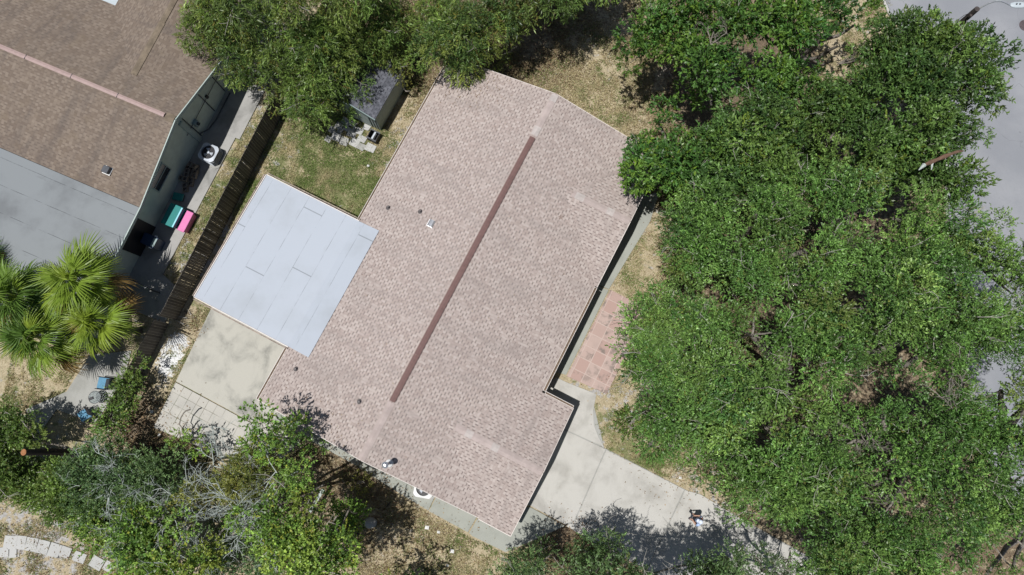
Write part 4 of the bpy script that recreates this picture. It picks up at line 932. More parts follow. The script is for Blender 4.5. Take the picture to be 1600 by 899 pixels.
# --- oaks
tree('oak_tree', 'fine-leaved oak beside the front lawn strip, left of the mossy gap', 'tree', 'oak', [(1110, 345, 72, 8.0), (1150, 400, 72, 8.4), (1070, 320, 40, 7.0), (1080, 395, 46, 7.2), (1190, 330, 62, 8.4), (1185, 430, 55, 8.4), (1070, 430, 26, 6.4)], (1130, 400), .3, OG, twigs=.5)
tree('oak_tree', 'oak whose boughs reach over the pink paver patio', 'tree', 'oak', [(1065, 505, 66, 7.4), (1035, 560, 62, 7.2), (1000, 560, 40, 6.2), (975, 553, 20, 5.2), (1110, 570, 66, 7.8), (1030, 630, 52, 7.0), (1020, 465, 32, 6.2), (1100, 635, 66, 7.8), (1005, 500, 26, 5.8), (1130, 500, 52, 7.8), (1060, 690, 46, 6.6), (1020, 700, 34, 5.8)], (1080, 590), .32, OG, twigs=.5)
tree('oak_tree', 'oak in the middle of the wood with bare grey forks showing at its lower edge', 'tree', 'oak', [(1190, 520, 66, 8.6), (1180, 600, 72, 8.8), (1240, 620, 60, 8.8), (1290, 580, 66, 9.0), (1250, 500, 46, 8.6), (1300, 520, 62, 9.0), (1210, 670, 52, 8.4), (1160, 675, 52, 8.0)], (1210, 600), .34, OG, twigs=.6)
tree('oak_tree', 'oak right of the long dark gap, upper centre of the wood', 'tree', 'oak', [(1260, 310, 70, 8.8), (1320, 330, 70, 9.0), (1330, 270, 55, 8.8), (1290, 400, 72, 9.0), (1350, 410, 66, 9.0), (1230, 400, 55, 8.6), (1240, 440, 40, 8.4)], (1290, 370), .32, OG, twigs=.45)
tree('oak_tree', 'oak with thin crown letting pale road show through near the right edge', 'tree', 'oak', [(1420, 330, 66, 9.0), (1480, 350, 60, 8.6), (1510, 400, 60, 8.4), (1450, 410, 70, 9.0), (1545, 420, 46, 8.0), (1560, 390, 32, 7.6), (1400, 390, 55, 9.0), (1590, 440, 46, 8.0), (1560, 360, 22, 7.4), (1630, 430, 50, 8.0)], (1450, 390), .3, OG, thin=.1, twigs=.4)
tree('oak_tree', 'broad oak below the thin-crowned one, at the right edge', 'tree', 'oak', [(1400, 480, 72, 9.2), (1470, 500, 72, 9.2), (1540, 500, 60, 8.8), (1590, 520, 50, 8.6), (1370, 550, 60, 9.0), (1430, 570, 70, 9.2), (1500, 570, 60, 8.8), (1345, 480, 46, 8.8), (1635, 520, 55, 8.6)], (1440, 520), .34, OG, twigs=.4)
tree('oak_tree', 'oak at the right edge below the bright gap over the road', 'tree', 'oak', [(1590, 610, 50, 8.6), (1530, 650, 60, 8.8), (1590, 680, 60, 8.6), (1480, 650, 66, 9.0), (1550, 730, 60, 8.6), (1500, 720, 62, 8.8), (1610, 760, 50, 8.4), (1640, 610, 50, 8.6), (1640, 690, 55, 8.6)], (1520, 680), .32, OG, twigs=.35)
tree('oak_tree', 'oak over the street end of the driveway', 'tree', 'oak', [(1180, 740, 60, 8.0), (1240, 750, 66, 8.6), (1150, 720, 42, 7.2), (1200, 800, 46, 7.6), (1290, 720, 60, 8.8), (1290, 800, 55, 8.4), (1180, 780, 34, 7.0), (1140, 690, 30, 7.0)], (1230, 740), .3, OG, twigs=.5)
tree('oak_tree', 'oak with yellowish leaves in the lower centre of the wood', 'tree', 'oak', [(1360, 690, 72, 9.0), (1420, 720, 66, 9.2), (1350, 770, 66, 8.8), (1420, 790, 66, 8.8), (1400, 650, 55, 9.0), (1310, 650, 46, 8.8)], (1380, 720), .32, OG, twigs=.35)
tree('oak_tree', 'oak at the bottom edge left of the bare brown patch', 'tree', 'oak', [(1300, 870, 60, 8.0), (1360, 860, 62, 8.4), (1430, 860, 60, 8.2), (1480, 800, 50, 8.2), (1340, 920, 60, 8.0), (1480, 860, 44, 7.4), (1420, 930, 60, 8.0), (1460, 905, 40, 7.0), (1500, 840, 30, 7.2)], (1370, 860), .3, OG, twigs=.4)
tree('oak_tree', 'oak in the bottom right corner above the bare brown patch', 'tree', 'oak', [(1560, 800, 46, 8.0), (1600, 810, 46, 8.2), (1610, 850, 30, 7.6), (1605, 895, 36, 6.0), (1560, 905, 30, 5.0)], (1590, 800), .24, OG, twigs=.3)
# --- top left trees
WG = 'feathery trees along the rear fence'
tree('feathery_tree', 'feathery light green tree hanging over the brown roof corner', 'tree', 'willow', [(325, 30, 52, 5.2), (360, 62, 42, 5.0), (300, 20, 32, 4.6), (345, -20, 55, 7.2), (375, 30, 32, 5.0), (395, 95, 24, 3.8)], (380, 60), .16, WG, twigs=.2, thin=.1)
tree('feathery_tree', 'tall feathery tree covering the upper end of the board fence', 'tree', 'willow', [(430, 40, 52, 5.4), (455, 100, 48, 5.0), (475, 150, 40, 4.2), (430, 120, 28, 4.0), (490, 60, 52, 5.6), (440, 155, 26, 3.4), (450, -20, 55, 8.2), (500, 120, 40, 4.8)], (470, 100), .24, WG, twigs=.3)
tree('feathery_tree', 'bright green feathery tree leaning over the shed roof', 'tree', 'willow', [(533, 41, 55, 5.1), (541, 96, 40, 4.7), (501, 117, 34, 4.1), (578, 43, 40, 4.9), (593, 11, 52, 5.1), (533, -29, 55, 8.0), (528, 126, 20, 4.0)], (555, 90), .24, WG, twigs=.3)
tree('feathery_tree', 'feathery tree drooping over the top left corner of the pinkish roof', 'tree', 'willow', [(690, 65, 46, 5.6), (720, 30, 46, 6.0), (735, 85, 36, 5.2), (765, 20, 46, 5.8), (660, 90, 26, 4.6), (760, 70, 32, 5.2), (800, 10, 42, 5.6), (690, 10, 42, 5.6)], (720, 60), .2, WG, twigs=.25)
tree('feathery_tree', 'dark feathery tree cut by the top edge right of the roof corner', 'tree', 'willow', [(850, -50, 55, 7.5), (930, -75, 60, 7.5), (790, -60, 60, 7.5), (890, -95, 60, 7.8), (830, -110, 60, 7.8), (875, -40, 40, 7.0), (960, -90, 50, 7.2)], (860, -40), .2, WG, twigs=.2)
tree('ornamental_grass', 'fine grey-green spiky plant in the gap between two feathery trees', 'plant', 'fine', [(668, 15, 18, 3.2), (660, 35, 14, 2.6)], (665, 25), .05, None, twigs=.8, gaps=False)
# --- bottom left thicket
BG = 'shrubs of the overgrown lower left yard'
tree('hedge', 'dark leafy hedge growing along the lower fence beside the blue patio chairs', 'hedge', 'hedge', [(203, 592, 19, 2.4), (194, 612, 21, 2.4), (189, 632, 19, 2.4), (182, 652, 18, 2.4), (180, 680, 16, 2.3), (212, 572, 14, 2.1), (160, 700, 16, 2.2), (184, 668, 18, 2.2)], (185, 650), .05, None, twigs=.1, low=.3, gaps=False, flat=.3)
tree('overgrown_shrub', 'dense dark green shrub mass at the left edge above the cut trunk', 'shrub', 'hedge', [(20, 672, 38, 3.2), (60, 695, 32, 3.0), (5, 648, 24, 3.0), (105, 708, 26, 2.8), (-20, 690, 40, 3.2)], (40, 690), .08, BG, gaps='drop', twigs=.15, flat=.3)
tree('overgrown_shrub', 'dense green shrub mass below the cut trunk at the left edge', 'shrub', 'hedge', [(30, 745, 46, 2.8), (85, 745, 42, 2.8), (60, 765, 30, 2.4), (-10, 740, 40, 2.8), (120, 780, 34, 2.6)], (50, 750), .08, BG, gaps='drop', twigs=.1, flat=.3)
tree('overgrown_shrub', 'vine covered green shrub in the middle of the lower left thicket', 'shrub', 'fine', [(150, 740, 42, 3.4), (190, 760, 46, 3.6), (180, 715, 26, 3.0), (235, 740, 36, 3.4), (150, 790, 40, 3.2)], (180, 755), .08, BG, gaps=False, twigs=.5, low=.3, twmat='dead', flat=.3)
tree('overgrown_shrub', 'bright green shrub above the stepping slab path', 'shrub', 'shrub', [(160, 825, 42, 3.0), (215, 830, 46, 3.4), (120, 815, 22, 2.2), (240, 870, 46, 3.6), (195, 870, 30, 3.0)], (190, 840), .08, BG, gaps=False, twigs=.25, low=.3, flat=.3)
tree('overgrown_tree', 'small tree with bright leaves reaching up past the paver patio corner', 'tree', 'shrub', [(410, 668, 30, 6.6), (440, 690, 34, 6.6), (425, 650, 15, 6.6), (450, 672, 18, 6.4), (400, 690, 26, 6.2), (465, 690, 12, 6.2)], (430, 690), .09, BG, gaps=False, twigs=.3, thin=.12, low=.2)
tree('overgrown_tree', 'olive green small tree between the bright tree and the dead branches', 'tree', 'olive', [(355, 740, 30, 4.4), (400, 715, 28, 4.8), (370, 765, 36, 4.6), (410, 755, 30, 4.8), (330, 770, 28, 4.0), (300, 790, 26, 4.0), (345, 800, 26, 4.4), (430, 720, 22, 4.8)], (385, 740), .1, BG, gaps=False, twigs=.35, low=.3, twmat='dead')
tree('overgrown_tree', 'leafy green tree right of the dead branches near the dark lawn', 'tree', 'shrub', [(455, 755, 34, 7.8), (480, 790, 34, 7.6), (440, 800, 40, 7.8), (500, 760, 14, 7.0), (420, 780, 28, 7.6), (470, 740, 20, 7.4)], (455, 775), .12, BG, gaps=False, twigs=.3, low=.3, thin=.08)
tree('overgrown_tree', 'bright green tree at the bottom edge left of the brown lawn', 'tree', 'shrub', [(480, 860, 50, 7.8), (440, 850, 40, 8.0), (520, 830, 34, 7.4), (540, 800, 16, 6.8), (530, 875, 34, 7.2), (460, 910, 50, 7.8), (545, 860, 14, 6.8), (520, 810, 22, 7.0)], (480, 860), .12, BG, gaps=False, twigs=.3, low=.3)
tree('overgrown_tree', 'yellowish olive bush at the bottom edge among the grey twigs', 'tree', 'shrub', [(310, 870, 34, 5.0), (280, 900, 42, 5.0), (350, 810, 30, 5.2), (250, 815, 22, 4.6), (290, 820, 22, 4.8), (390, 830, 30, 5.6)], (300, 880), .1, BG, gaps=False, twigs=.4, low=.3, twmat='dead')
tree('overgrown_shrub', 'wispy grey-green shrub half bare at the bottom edge', 'shrub', 'fine', [(350, 870, 32, 3.6), (390, 890, 36, 4.0), (270, 770, 34, 3.2), (320, 840, 24, 3.2)], (350, 880), .08, BG, gaps=False, twigs=1.0, thin=.4, low=.1, twmat='dead')
tree('weedy_sapling', 'thin sprig of leaves rising in front of the paver patio', 'plant', 'shrub', [(295, 672, 9, 2.2), (315, 680, 11, 2.2), (286, 660, 6, 2.0), (275, 686, 8, 2.0), (312, 692, 10, 2.0), (292, 640, 6, 1.8)], (300, 690), .03, None, gaps=False, twigs=.3, low=0, thin=.5)
# bare bleached bushes
DG = 'bleached dead bushes in the thicket'
for i, (px, py, hgt, spread, n, lab) in enumerate([(332, 722, 3.2, 1.0, 16, 'bleached dead bush spreading its bare branches before the paver patio'), (296, 758, 2.8, .9, 13, 'bare pale bush with long twigs pointing left over the dark gap'), (230, 778, 2.6, .9, 13, 'bare whitish bush in the middle of the green thicket'),
        (285, 810, 3.0, 1.0, 16, 'dense tangle of pale dead twigs above the olive bush'), (380, 790, 4.6, 1.1, 13, 'tall dead bush with grey forks between two leafy trees'), (330, 885, 3.4, 1.1, 15, 'grey dead bush at the bottom edge'), (425, 745, 5.0, .9, 10, 'pale forked dead branches behind the bright small tree'), (410, 850, 4.6, 1.0, 12, 'tangle of grey twigs beside the bottom bright tree'), (215, 835, 2.9, .8, 10, 'short tangle of pale twigs above the slab path'), (372, 815, 4.4, 1.0, 12, 'thin silvery dead bush low in the thicket centre'), (185, 735, 3.4, .8, 9, 'sparse whitish twigs poking from the vine covered shrub')]):
    hgt += 1.1; c = at(px, py, hgt*.8); E0 = empty('dead_bush', (c[0], c[1], 0), lab, 'dead bush', DG); bag = TubeBag(); tr_ = TubeBag()
    for k in range(max(5, int(n*.4))):
        a_ = rng.uniform(0, 6.28); el = rng.uniform(.05, .9); base = np.array([c[0]+rng.uniform(-.25, .25), c[1]+rng.uniform(-.25, .25), hgt*.5])
        twig(bag, base+np.array([0, 0, hgt*.25]), (math.cos(a_), math.sin(a_), el), spread*rng.uniform(.8, 1.9), .026, 3)
    for k in range(3): tr_.add(wiggle((c[0]+rng.uniform(-.15, .15), c[1]+rng.uniform(-.15, .15), 0), (c[0]+rng.uniform(-.2, .2), c[1]+rng.uniform(-.2, .2), hgt*.65), 6, .03), np.linspace(.07, .04, 6), 6)
    bag.build('branches', M['dead'], E0); tr_.build('stems', M['dead'], E0)
# --- bottom edge saplings by the driveway
SG = 'small trees along the lower edge of the driveway'
tree('young_tree', 'young tree nearest the garage corner at the bottom edge', 'tree', 'fine', [(838, 885, 29, 6.5), (862, 873, 23, 6.5), (820, 910, 33, 6.3), (785, 905, 19, 5.5), (850, 920, 33, 6.5)], (845, 880), .07, SG, gaps=False, twigs=.5, thin=.03, low=.2)
tree('young_tree', 'young tree casting leafy shadows in the middle of the driveway', 'tree', 'fine', [(960, 885, 31, 8.1), (935, 900, 29, 7.9), (985, 875, 21, 8.1), (905, 910, 27, 7.5), (970, 920, 37, 8.1), (890, 895, 17, 7.1)], (950, 890), .08, SG, gaps=False, twigs=.5, thin=.03, low=.2)
tree('young_tree', 'leafy young tree at the bottom edge below the standing person', 'tree', 'fine', [(1109, 897, 33, 5.0), (1079, 912, 27, 6.1), (1144, 897, 29, 6.3), (1134, 872, 17, 6.1), (1114, 932, 37, 6.3), (1164, 922, 29, 6.1)], (1110, 885), .09, SG, gaps=False, twigs=.4, thin=.03, low=.2)
tree('young_tree', 'young tree at the bottom edge beside the dark kerb gap', 'tree', 'fine', [(1185, 873, 21, 7.1), (1200, 900, 29, 7.1), (1015, 905, 23, 6.9), (1235, 910, 27, 6.9)], (1190, 890), .08, SG, gaps=False, twigs=.5, thin=.03, low=.2)
tree('young_tree', 'tree just below the picture edge shading the driveway', 'tree', 'fine', [(1000, 965, 53, 8.5), (1060, 965, 49, 8.7), (880, 965, 49, 7.9)], (1000, 950), .12, SG, gaps=False, twigs=.2, thin=.03, low=.2)
tree('overgrown_tree', 'bare-stemmed tree below the picture edge shading the brown lawn', 'tree', 'shrub', [(590, 930, 30, 5), (620, 960, 40, 6.0)], (600, 940), .1, BG, gaps=False, twigs=.3, thin=.3, low=.2)
tree('low_bush', 'round yellow-green bush in the dark lawn below the roof edge', 'bush', 'olive', [(566, 752, 13, .9)], (566, 752), .03, None, gaps=False, twigs=.1, low=.3)
tree('low_bush', 'small green bush beside the front walk below the patio', 'bush', 'hedge', [(985, 655, 9, .7), (980, 670, 7, .5)], (985, 660), .03, None, gaps=False, twigs=.1)
tree('low_bush', 'brown-tinged bush between the shed and the roof gutter', 'bush', 'olive', [(625, 110, 24, 2.4), (640, 140, 14, 1.6), (612, 75, 22, 2.4)], (625, 110), .05, None, gaps=False, twigs=.5, thin=.3)
# small vine over the neighbour's wall top
tree('hanging_vine', 'dark vine growing over the top end of the sage green wall', 'vine', 'hedge', [(375, 105, 20, 3.2), (392, 122, 12, 2.6), (360, 92, 14, 3.4)], (382, 112), .04, None, gaps=False, twigs=.4, low=.5)

# fallen weeds beside patio ------------------------------------------------
# ------------------------------------------------------------------ fan palms
def frond_mesh(seed, tone):
    r = np.random.default_rng(seed); Vv = []; C = []
    L0 = r.uniform(.8, 1.15); base = np.array([L0, 0, .15*L0])
    nb = 26
    def strip(pts, wid, side_up, c):
        pts = np.array(pts); d = unit(np.gradient(pts, axis=0)); s = unit(np.cross(d, side_up)); n = len(pts)
        for i in range(n-1):
            w0, w1 = wid[i], wid[i+1]; Vv.append([pts[i]-s[i]*w0, pts[i+1]-s[i+1]*w1, pts[i+1]+s[i+1]*w1, pts[i]+s[i]*w0]); C.append(c)
    strip([(0, 0, 0), (L0*.5, 0, .16), tuple(base)], [.02, .018, .014], np.array([0, 0, 1.]), (.16, .2, .05))
    for k in range(nb):
        t = (k+.5)/nb*2-1; a = t*1.55; ln = (1.0-.28*abs(t)**2)*r.uniform(.85, 1.1)*1.15
        d = np.array([math.cos(a), math.sin(a), 0]); costa = .25*(1-abs(t)); b0 = base+np.array([costa, 0, -costa*.15])
        dr = r.uniform(.4, .85); p = [b0+d*ln*q+np.array([0, 0, .12*math.sin(min(q, .5)*3.14)-dr*q**2.6]) for q in (0, .3, .62, .85, 1.0)]
        for q in range(5): p[q][2] -= .18*abs(t)*ln*[0, .3, .62, .85, 1.0][q]
        cv = r.uniform(.75, 1.25); c = tuple(np.array(tone)*cv); strip(p, [.01, .034, .03, .016, .002], unit(np.array([r.normal()*.35, r.normal()*.35, 1])), c)
        if q and k % 2: p2 = [x+np.array([.012, .012, .01]) for x in p]; strip(p2[:4], [.004, .012, .01, .003], unit(np.array([d[1]*.7, -d[0]*.7, .7])), tuple(np.array(c)*1.2))
    Vv = np.array(Vv).reshape(-1, 3); C = np.array(C)
    me = raw_mesh('frond', Vv, np.arange(len(Vv)).reshape(-1, 4), M['palmleaf'], None, np.concatenate([C, np.ones((len(C), 1))], 1))
    return me
FR = [frond_mesh(i, t) for i, t in enumerate([(.12, .20, .028), (.17, .25, .03), (.20, .27, .03), (.09, .165, .03), (.22, .14, .045)])]
FRD = [f.data for f in FR]
for f in FR: bpy.data.objects.remove(f)
def palm(px, py, h, n, label, seed, rs=1.0, tones=(0, 1, 2, 3)):
    c = at(px, py, h); r = np.random.default_rng(seed); E0 = empty('fan_palm', (c[0], c[1], 0), label, 'palm', 'fan palms beside the grey flat roof')
    b = TubeBag(); b.add(wiggle((c[0], c[1], -.1), (c[0], c[1], h-.5), 8, .02), np.linspace(.2, .15, 8), 10); b.build('trunk', M['bark'], E0)
    for i in range(n):
        el = 1.4-1.75*(i/n)**.8+r.uniform(-.12, .12); a = i*2.39996+r.uniform(-.25, .25)
        o = bpy.data.objects.new('frond', FRD[4] if (i > n*.86) else FRD[tones[r.integers(len(tones))]]); col.objects.link(o); o.parent = E0
        o.location = (0, 0, h-.25+.3*(1-i/n)); s = r.uniform(.68, 1.08)*rs; o.scale = (s, s, s)
        s *= 1.0
        o.rotation_euler = (Matrix.Rotation(a, 3, 'Z') @ Matrix.Rotation(-el, 3, 'Y') @ Matrix.Rotation(r.uniform(-.35, .35), 3, 'X')).to_euler()
    for i in range(7):
        o = bpy.data.objects.new('frond', FRD[tones[i % len(tones)]]); col.objects.link(o); o.parent = E0; o.location = (0, 0, h-.25); s = .42*rs; o.scale = (s, s, s)
        o.rotation_euler = (Matrix.Rotation(i*.9, 3, 'Z') @ Matrix.Rotation(-.75-.1*(i % 3), 3, 'Y')).to_euler()
    return E0
palm(35, 465, 3.9, 23, 'fan palm at the left picture edge', 1, 1.0, (0, 1, 3))
palm(128, 440, 4.4, 22, 'bright fan palm reaching over the grey flat roof corner', 2, 1.0, (1, 2))
palm(155, 505, 3.6, 18, 'yellow-green fan palm nearest the dark side yard', 5, .95, (1, 2, 2))
palm(62, 528, 3.4, 20, 'fan palm spreading over the patio corner and dry lawn', 3, .98, (0, 1, 2, 3))
palm(-35, 420, 3.2, 18, 'fan palm cut by the left edge with tips over the grey roof', 4, .8, (0, 3))
E0 = None
# ------------------------------------------------------------------ cut leaning trunk
p0 = at(138, 712, .2); p1 = at(37, 707, 3.9); E0 = empty('cut_trunk', (p0[0], p0[1], 0), 'dark leaning cut trunk with an orange sawn end in the left thicket', 'tree trunk')
p0[2] = -.1; pts = wiggle(p0, p1, 8, .02); b = TubeBag(); b.add(pts, np.linspace(.19, .15, 8), 12); b.build('trunk', M['darkbark'], E0)
dd = unit(pts[-1]-pts[-2]); b2 = MB().tube([tuple(pts[-1]-dd*.03), tuple(pts[-1]+dd*.015)], .148, 14); b2.build('sawn_end', M['cut'], E0)
# dead brown limb lying in the street tree
p0 = at(1444, 258, 9.1); p1 = at(1506, 236, 8.3); E0 = empty('dead_limb', (float(p1[0]), float(p1[1]), 8.6), 'broken reddish brown dead limb caught on top of the tree by the road bend', 'dead branch')
b = MB().tube([tuple(x) for x in wiggle(p0, p1, 7, .03)], [.05, .10, .07, .10, .06, .07, .02], 9); b.build('limb', M['deadbrown'], E0)
b = MB().tube([tuple(p0), tuple(p0+np.array([-.3, -.25, .1]))], [.09, .02], 7).tube([tuple(p0+.2*(p1-p0)), tuple(p0+.2*(p1-p0)+np.array([-.1, -.35, .05]))], [.06, .02], 6); b.build('splinter', M['dead'], E0)
# fallen bare branches inside the wood openings (pale forks)
FG = 'bare pale forks showing in the wood'
for (px, py, z, L, dx, dy, lab) in [(1265, 655, 7.6, 1.7, 1, -1, 'thick pale fork at the lower edge of the central gap'), (1340, 650, 7.8, 1.6, .1, -1, 'slender bare fork hanging in the dark gap right of the thick one'), (1225, 790, 4, 1.6, .5, -1.6, 'curved pale branch in the dark gap above the driveway end'), (1235, 860, 3.2, 1.8, -.2, -1, 'thin bare branch over the kerb at the bottom'), (1110, 70, 7.6, 1.2, .2, 1, 'bare twig cluster in the top lush tree'),
        (1085, 95, 7.0, 1.1, .5, .6, 'grey twigs below the bare twig cluster'), (1345, 100, 7, 2.0, .9, .7, 'long pale branch crossing the dirt gap'), (1310, 100, 6.6, 1.5, 1, .3, 'leafless grey-green branch beside the dirt gap'), (1490, 640, 9, 1.4, -.7, .6, 'pale fork near the bright road gap')]:
    c = at(px, py, z-.7); E0 = empty('bare_fork', tuple(c), lab, 'bare branch', FG); bag = TubeBag()
    for k in range(3): twig(bag, c, (dx+rng.normal()*.3, dy+rng.normal()*.3, .25), L*rng.uniform(.5, .8), .032, 3)
    bag.build('branches', M['bark'], E0)

# ------------------------------------------------------------------ grass blades, litter
def inpoly(x, y, poly):
    ins = np.zeros(x.shape, bool); n = len(poly)
    for i in range(n):
        x0, y0 = poly[i]; x1, y1 = poly[(i+1) % n]
        with np.errstate(divide='ignore', invalid='ignore'): c = ((y0 > y) != (y1 > y)) & (x < (x1-x0)*(y-y0)/(y1-y0+1e-12)+x0)
        ins ^= c
    return ins
lawn_px = [[(430, 130), (700, 90), (560, 350), (416, 270), (300, 470), (330, 480), (240, 668), (360, 720), (200, 760), (190, 640), (300, 500), (420, 200)],
           [(780, -40), (1060, -40), (1060, 330), (1000, 320), (985, 215), (875, 150), (690, 112), (640, 140), (560, 100), (560, -40)],
           [(1016, 340), (1180, 330), (1180, 860), (1090, 770), (948, 703), (932, 680), (928, 640), (948, 616), (1010, 484), (954, 450)],
           [(480, 690), (738, 842), (790, 865), (838, 845), (884, 824), (1010, 895), (900, 960), (420, 960), (420, 740)],
           [(-20, 700), (200, 780), (200, 920), (-20, 920)], [(20, 540), (140, 540), (100, 615), (60, 650), (0, 640)],
           [(420, 120), (430, 160), (300, 400), (250, 490), (235, 480), (300, 340), (365, 235), (405, 160)], [(1280, -20), (1380, -20), (1400, 30), (1330, 150), (1270, 160)]]
allx = []; N = 0
for poly in lawn_px:
    wpoly = [tuple(at(a, b_, 0)[:2]) for a, b_ in poly]; A = np.array(wpoly); lo, hi = A.min(0), A.max(0); n = int((hi[0]-lo[0])*(hi[1]-lo[1])*900)
    P = rng.uniform(lo, hi, (n, 2)); P = P[inpoly(P[:, 0], P[:, 1], wpoly)]; allx.append(P)
P = np.concatenate(allx); zz = zones(P[:, 0], P[:, 1]); nn_ = fbm(P[:, 0], P[:, 1], 1.9, 4); n2 = fbm(P[:, 0]+9, P[:, 1], 4.5, 3)
bare = fbm(P[:, 0]-17, P[:, 1]+5, 1.1, 4); keep = (n2+rng.random(len(P))*.6+(bare-.5)*2.0 > .48+.75*np.clip(zz[:, 0]*1.3+zz[:, 3]*1.5+zz[:, 2]*.5-.15, 0, 1)); P = P[keep]; zz = zz[keep]; nn_ = nn_[keep]
n = len(P); a = rng.uniform(0, 6.283, n); d = unit(np.stack([np.cos(a), np.sin(a), rng.uniform(.25, 1.0, n)], 1)); L = rng.uniform(.06, .15, n)
cz = np.stack([P[:, 0], P[:, 1], np.full(n, -.02)], 1); V4 = leaves(cz, d, L, rng.uniform(.018, .035, n))
gr = np.clip(zz[:, 1]+(nn_-.5)*3.6+rng.normal(size=n)*.22, 0, 1)[:, None]; lit = (rng.random(n) < zz[:, 2]*.8)[:, None]
C = np.array([.44, .38, .22])*(1-gr)+np.array([.15, .21, .055])*gr; C = np.where(lit, np.array([.22, .145, .085]), C)*rng.uniform(.6, 1.25, (n, 1))
o = raw_mesh('grass', V4.reshape(-1, 3), np.arange(n*4).reshape(-1, 4), M['blade'], None, np.concatenate([C, np.ones((n, 1))], 1)); tag(o, 'patchy dry and green grass on the lawns round the house', 'grass', kind='stuff')
# fallen leaves lying on the ground
P = []
for (px, py, rp, nn2) in [(650, 60, 110, 1500), (860, 60, 110, 1200), (560, 760, 90, 1500), (620, 850, 110, 1500), (215, 650, 50, 1000), (900, 860, 50, 700), (260, 700, 60, 700), (1060, 740, 60, 350), (1100, 400, 110, 600), (60, 850, 90, 500), (575, 190, 30, 90), (300, 520, 30, 160), (1550, 870, 60, 500), (990, 640, 60, 250)]:
    c = at(px, py, 0); q = rng.normal(size=(nn2, 2))*rp/30*.55+c[:2]; P.append(q)
P = np.concatenate(P); X, Y = P[:, 0], P[:, 1]
U__ = X*math.cos(AH)+Y*math.sin(AH); V__ = X*math.sin(AH)-Y*math.cos(AH)
P = P[~((U__ > -5.2) & (U__ < 14.2) & (V__ > -16) & (V__ < .3))]; n = len(P); a = rng.uniform(0, 6.28, n)
V4 = leaves(np.stack([P[:, 0], P[:, 1], rng.uniform(.01, .07, n)], 1), unit(np.stack([np.cos(a), np.sin(a), rng.uniform(-.1, .3, n)], 1)), rng.uniform(.06, .12, n), rng.uniform(.03, .06, n))
C = np.array([[.26, .17, .10], [.34, .24, .14], [.17, .10, .06], [.30, .26, .2]])[rng.integers(4, size=n)]*rng.uniform(.7, 1.2, (n, 1))
o = raw_mesh('fallen_leaves', V4.reshape(-1, 3), np.arange(n*4).reshape(-1, 4), M['blade'], None, np.concatenate([C, np.ones((n, 1))], 1)); tag(o, 'brown fallen leaves scattered over the shaded ground', 'leaf litter', kind='stuff')

P = []
for (px, py, rp, nn2) in [(740, 125, 60, 330), (500, 690, 55, 200), (980, 250, 40, 120), (720, 400, 330, 160), (640, 760, 60, 60)]:
    cc_ = at(px, py, 3.2); P.append(rng.normal(size=(nn2, 2))*rp/33*.6+cc_[:2])
P = np.concatenate(P); u_ = P[:, 0]*math.cos(AH)+P[:, 1]*math.sin(AH); v_ = P[:, 0]*math.sin(AH)-P[:, 1]*math.cos(AH)
k_ = (u_ > UB+.1) & (u_ < UT-.1) & (v_ > VL+.1) & (v_ < VR-.1) & ~((v_ > -3) & ((u_ < 1.3) | (u_ > 7))) & ~((v_ < -9.6) & (u_ > -2.5) & (u_ < 4.7)); P = P[k_]; u_ = u_[k_]; v_ = v_[k_]; n = len(P); a = rng.uniform(0, 6.28, n)
zz_ = np.where(v_ < VM, zl(v_), zr(v_))+.02
V4 = leaves(np.stack([P[:, 0], P[:, 1], zz_], 1), unit(np.stack([np.cos(a), np.sin(a), np.full(n, .1)], 1)), rng.uniform(.05, .10, n), rng.uniform(.025, .045, n))
C = np.array([[.22, .14, .08], [.16, .10, .06], [.28, .22, .14]])[rng.integers(3, size=n)]
o = raw_mesh('fallen_leaves', V4.reshape(-1, 3), np.arange(n*4).reshape(-1, 4), M['blade'], None, np.concatenate([C, np.ones((n, 1))], 1)); tag(o, 'thin scatter of brown leaves lying on the pinkish shingle roof', 'leaf litter', kind='stuff')
# ------------------------------------------------------------------ stepping slabs lower left
ss = [((0, 861), .62, .62, -4, 'at the picture edge, first of the upper row'), ((16, 848), .62, .6, -4, 'second of the curved row'), ((31, 848), .56, .6, -5, 'third of the curved row, the palest'), ((49, 851), .56, .6, -9, 'fourth of the curved row'), ((67, 855), .56, .6, -13, 'fifth of the curved row'), ((85, 860), .56, .6, -17, 'sixth of the curved row, greyer'),
      ((102, 863), .5, .46, -18, 'seventh, half covered by weeds'), ((124, 871), .6, .42, -20, 'eighth, mostly hidden under leaves'), ((151, 880), .62, .5, -27, 'ninth, with leaves lying on it'), ((170, 886), .5, .42, -28, 'last of the row before the bush'), ((5, 863), .5, .42, 6, 'lower piece at the picture edge'), ((20, 865), .34, .36, 4, 'small broken piece below the second slab')]
for (px, py), a_, b_, r_, wds in ss[1:] :
    c = at(px, py, .03); tag(MB().box((c[0], c[1], -.01+random.uniform(0, .01)), (a_+.02, b_+.05, .08), R(r_)).build('stepping_slab', M['slab'], bevel=.008), 'stepping slab %s' % wds, 'stepping slab', 'stepping slabs in the lower left yard')
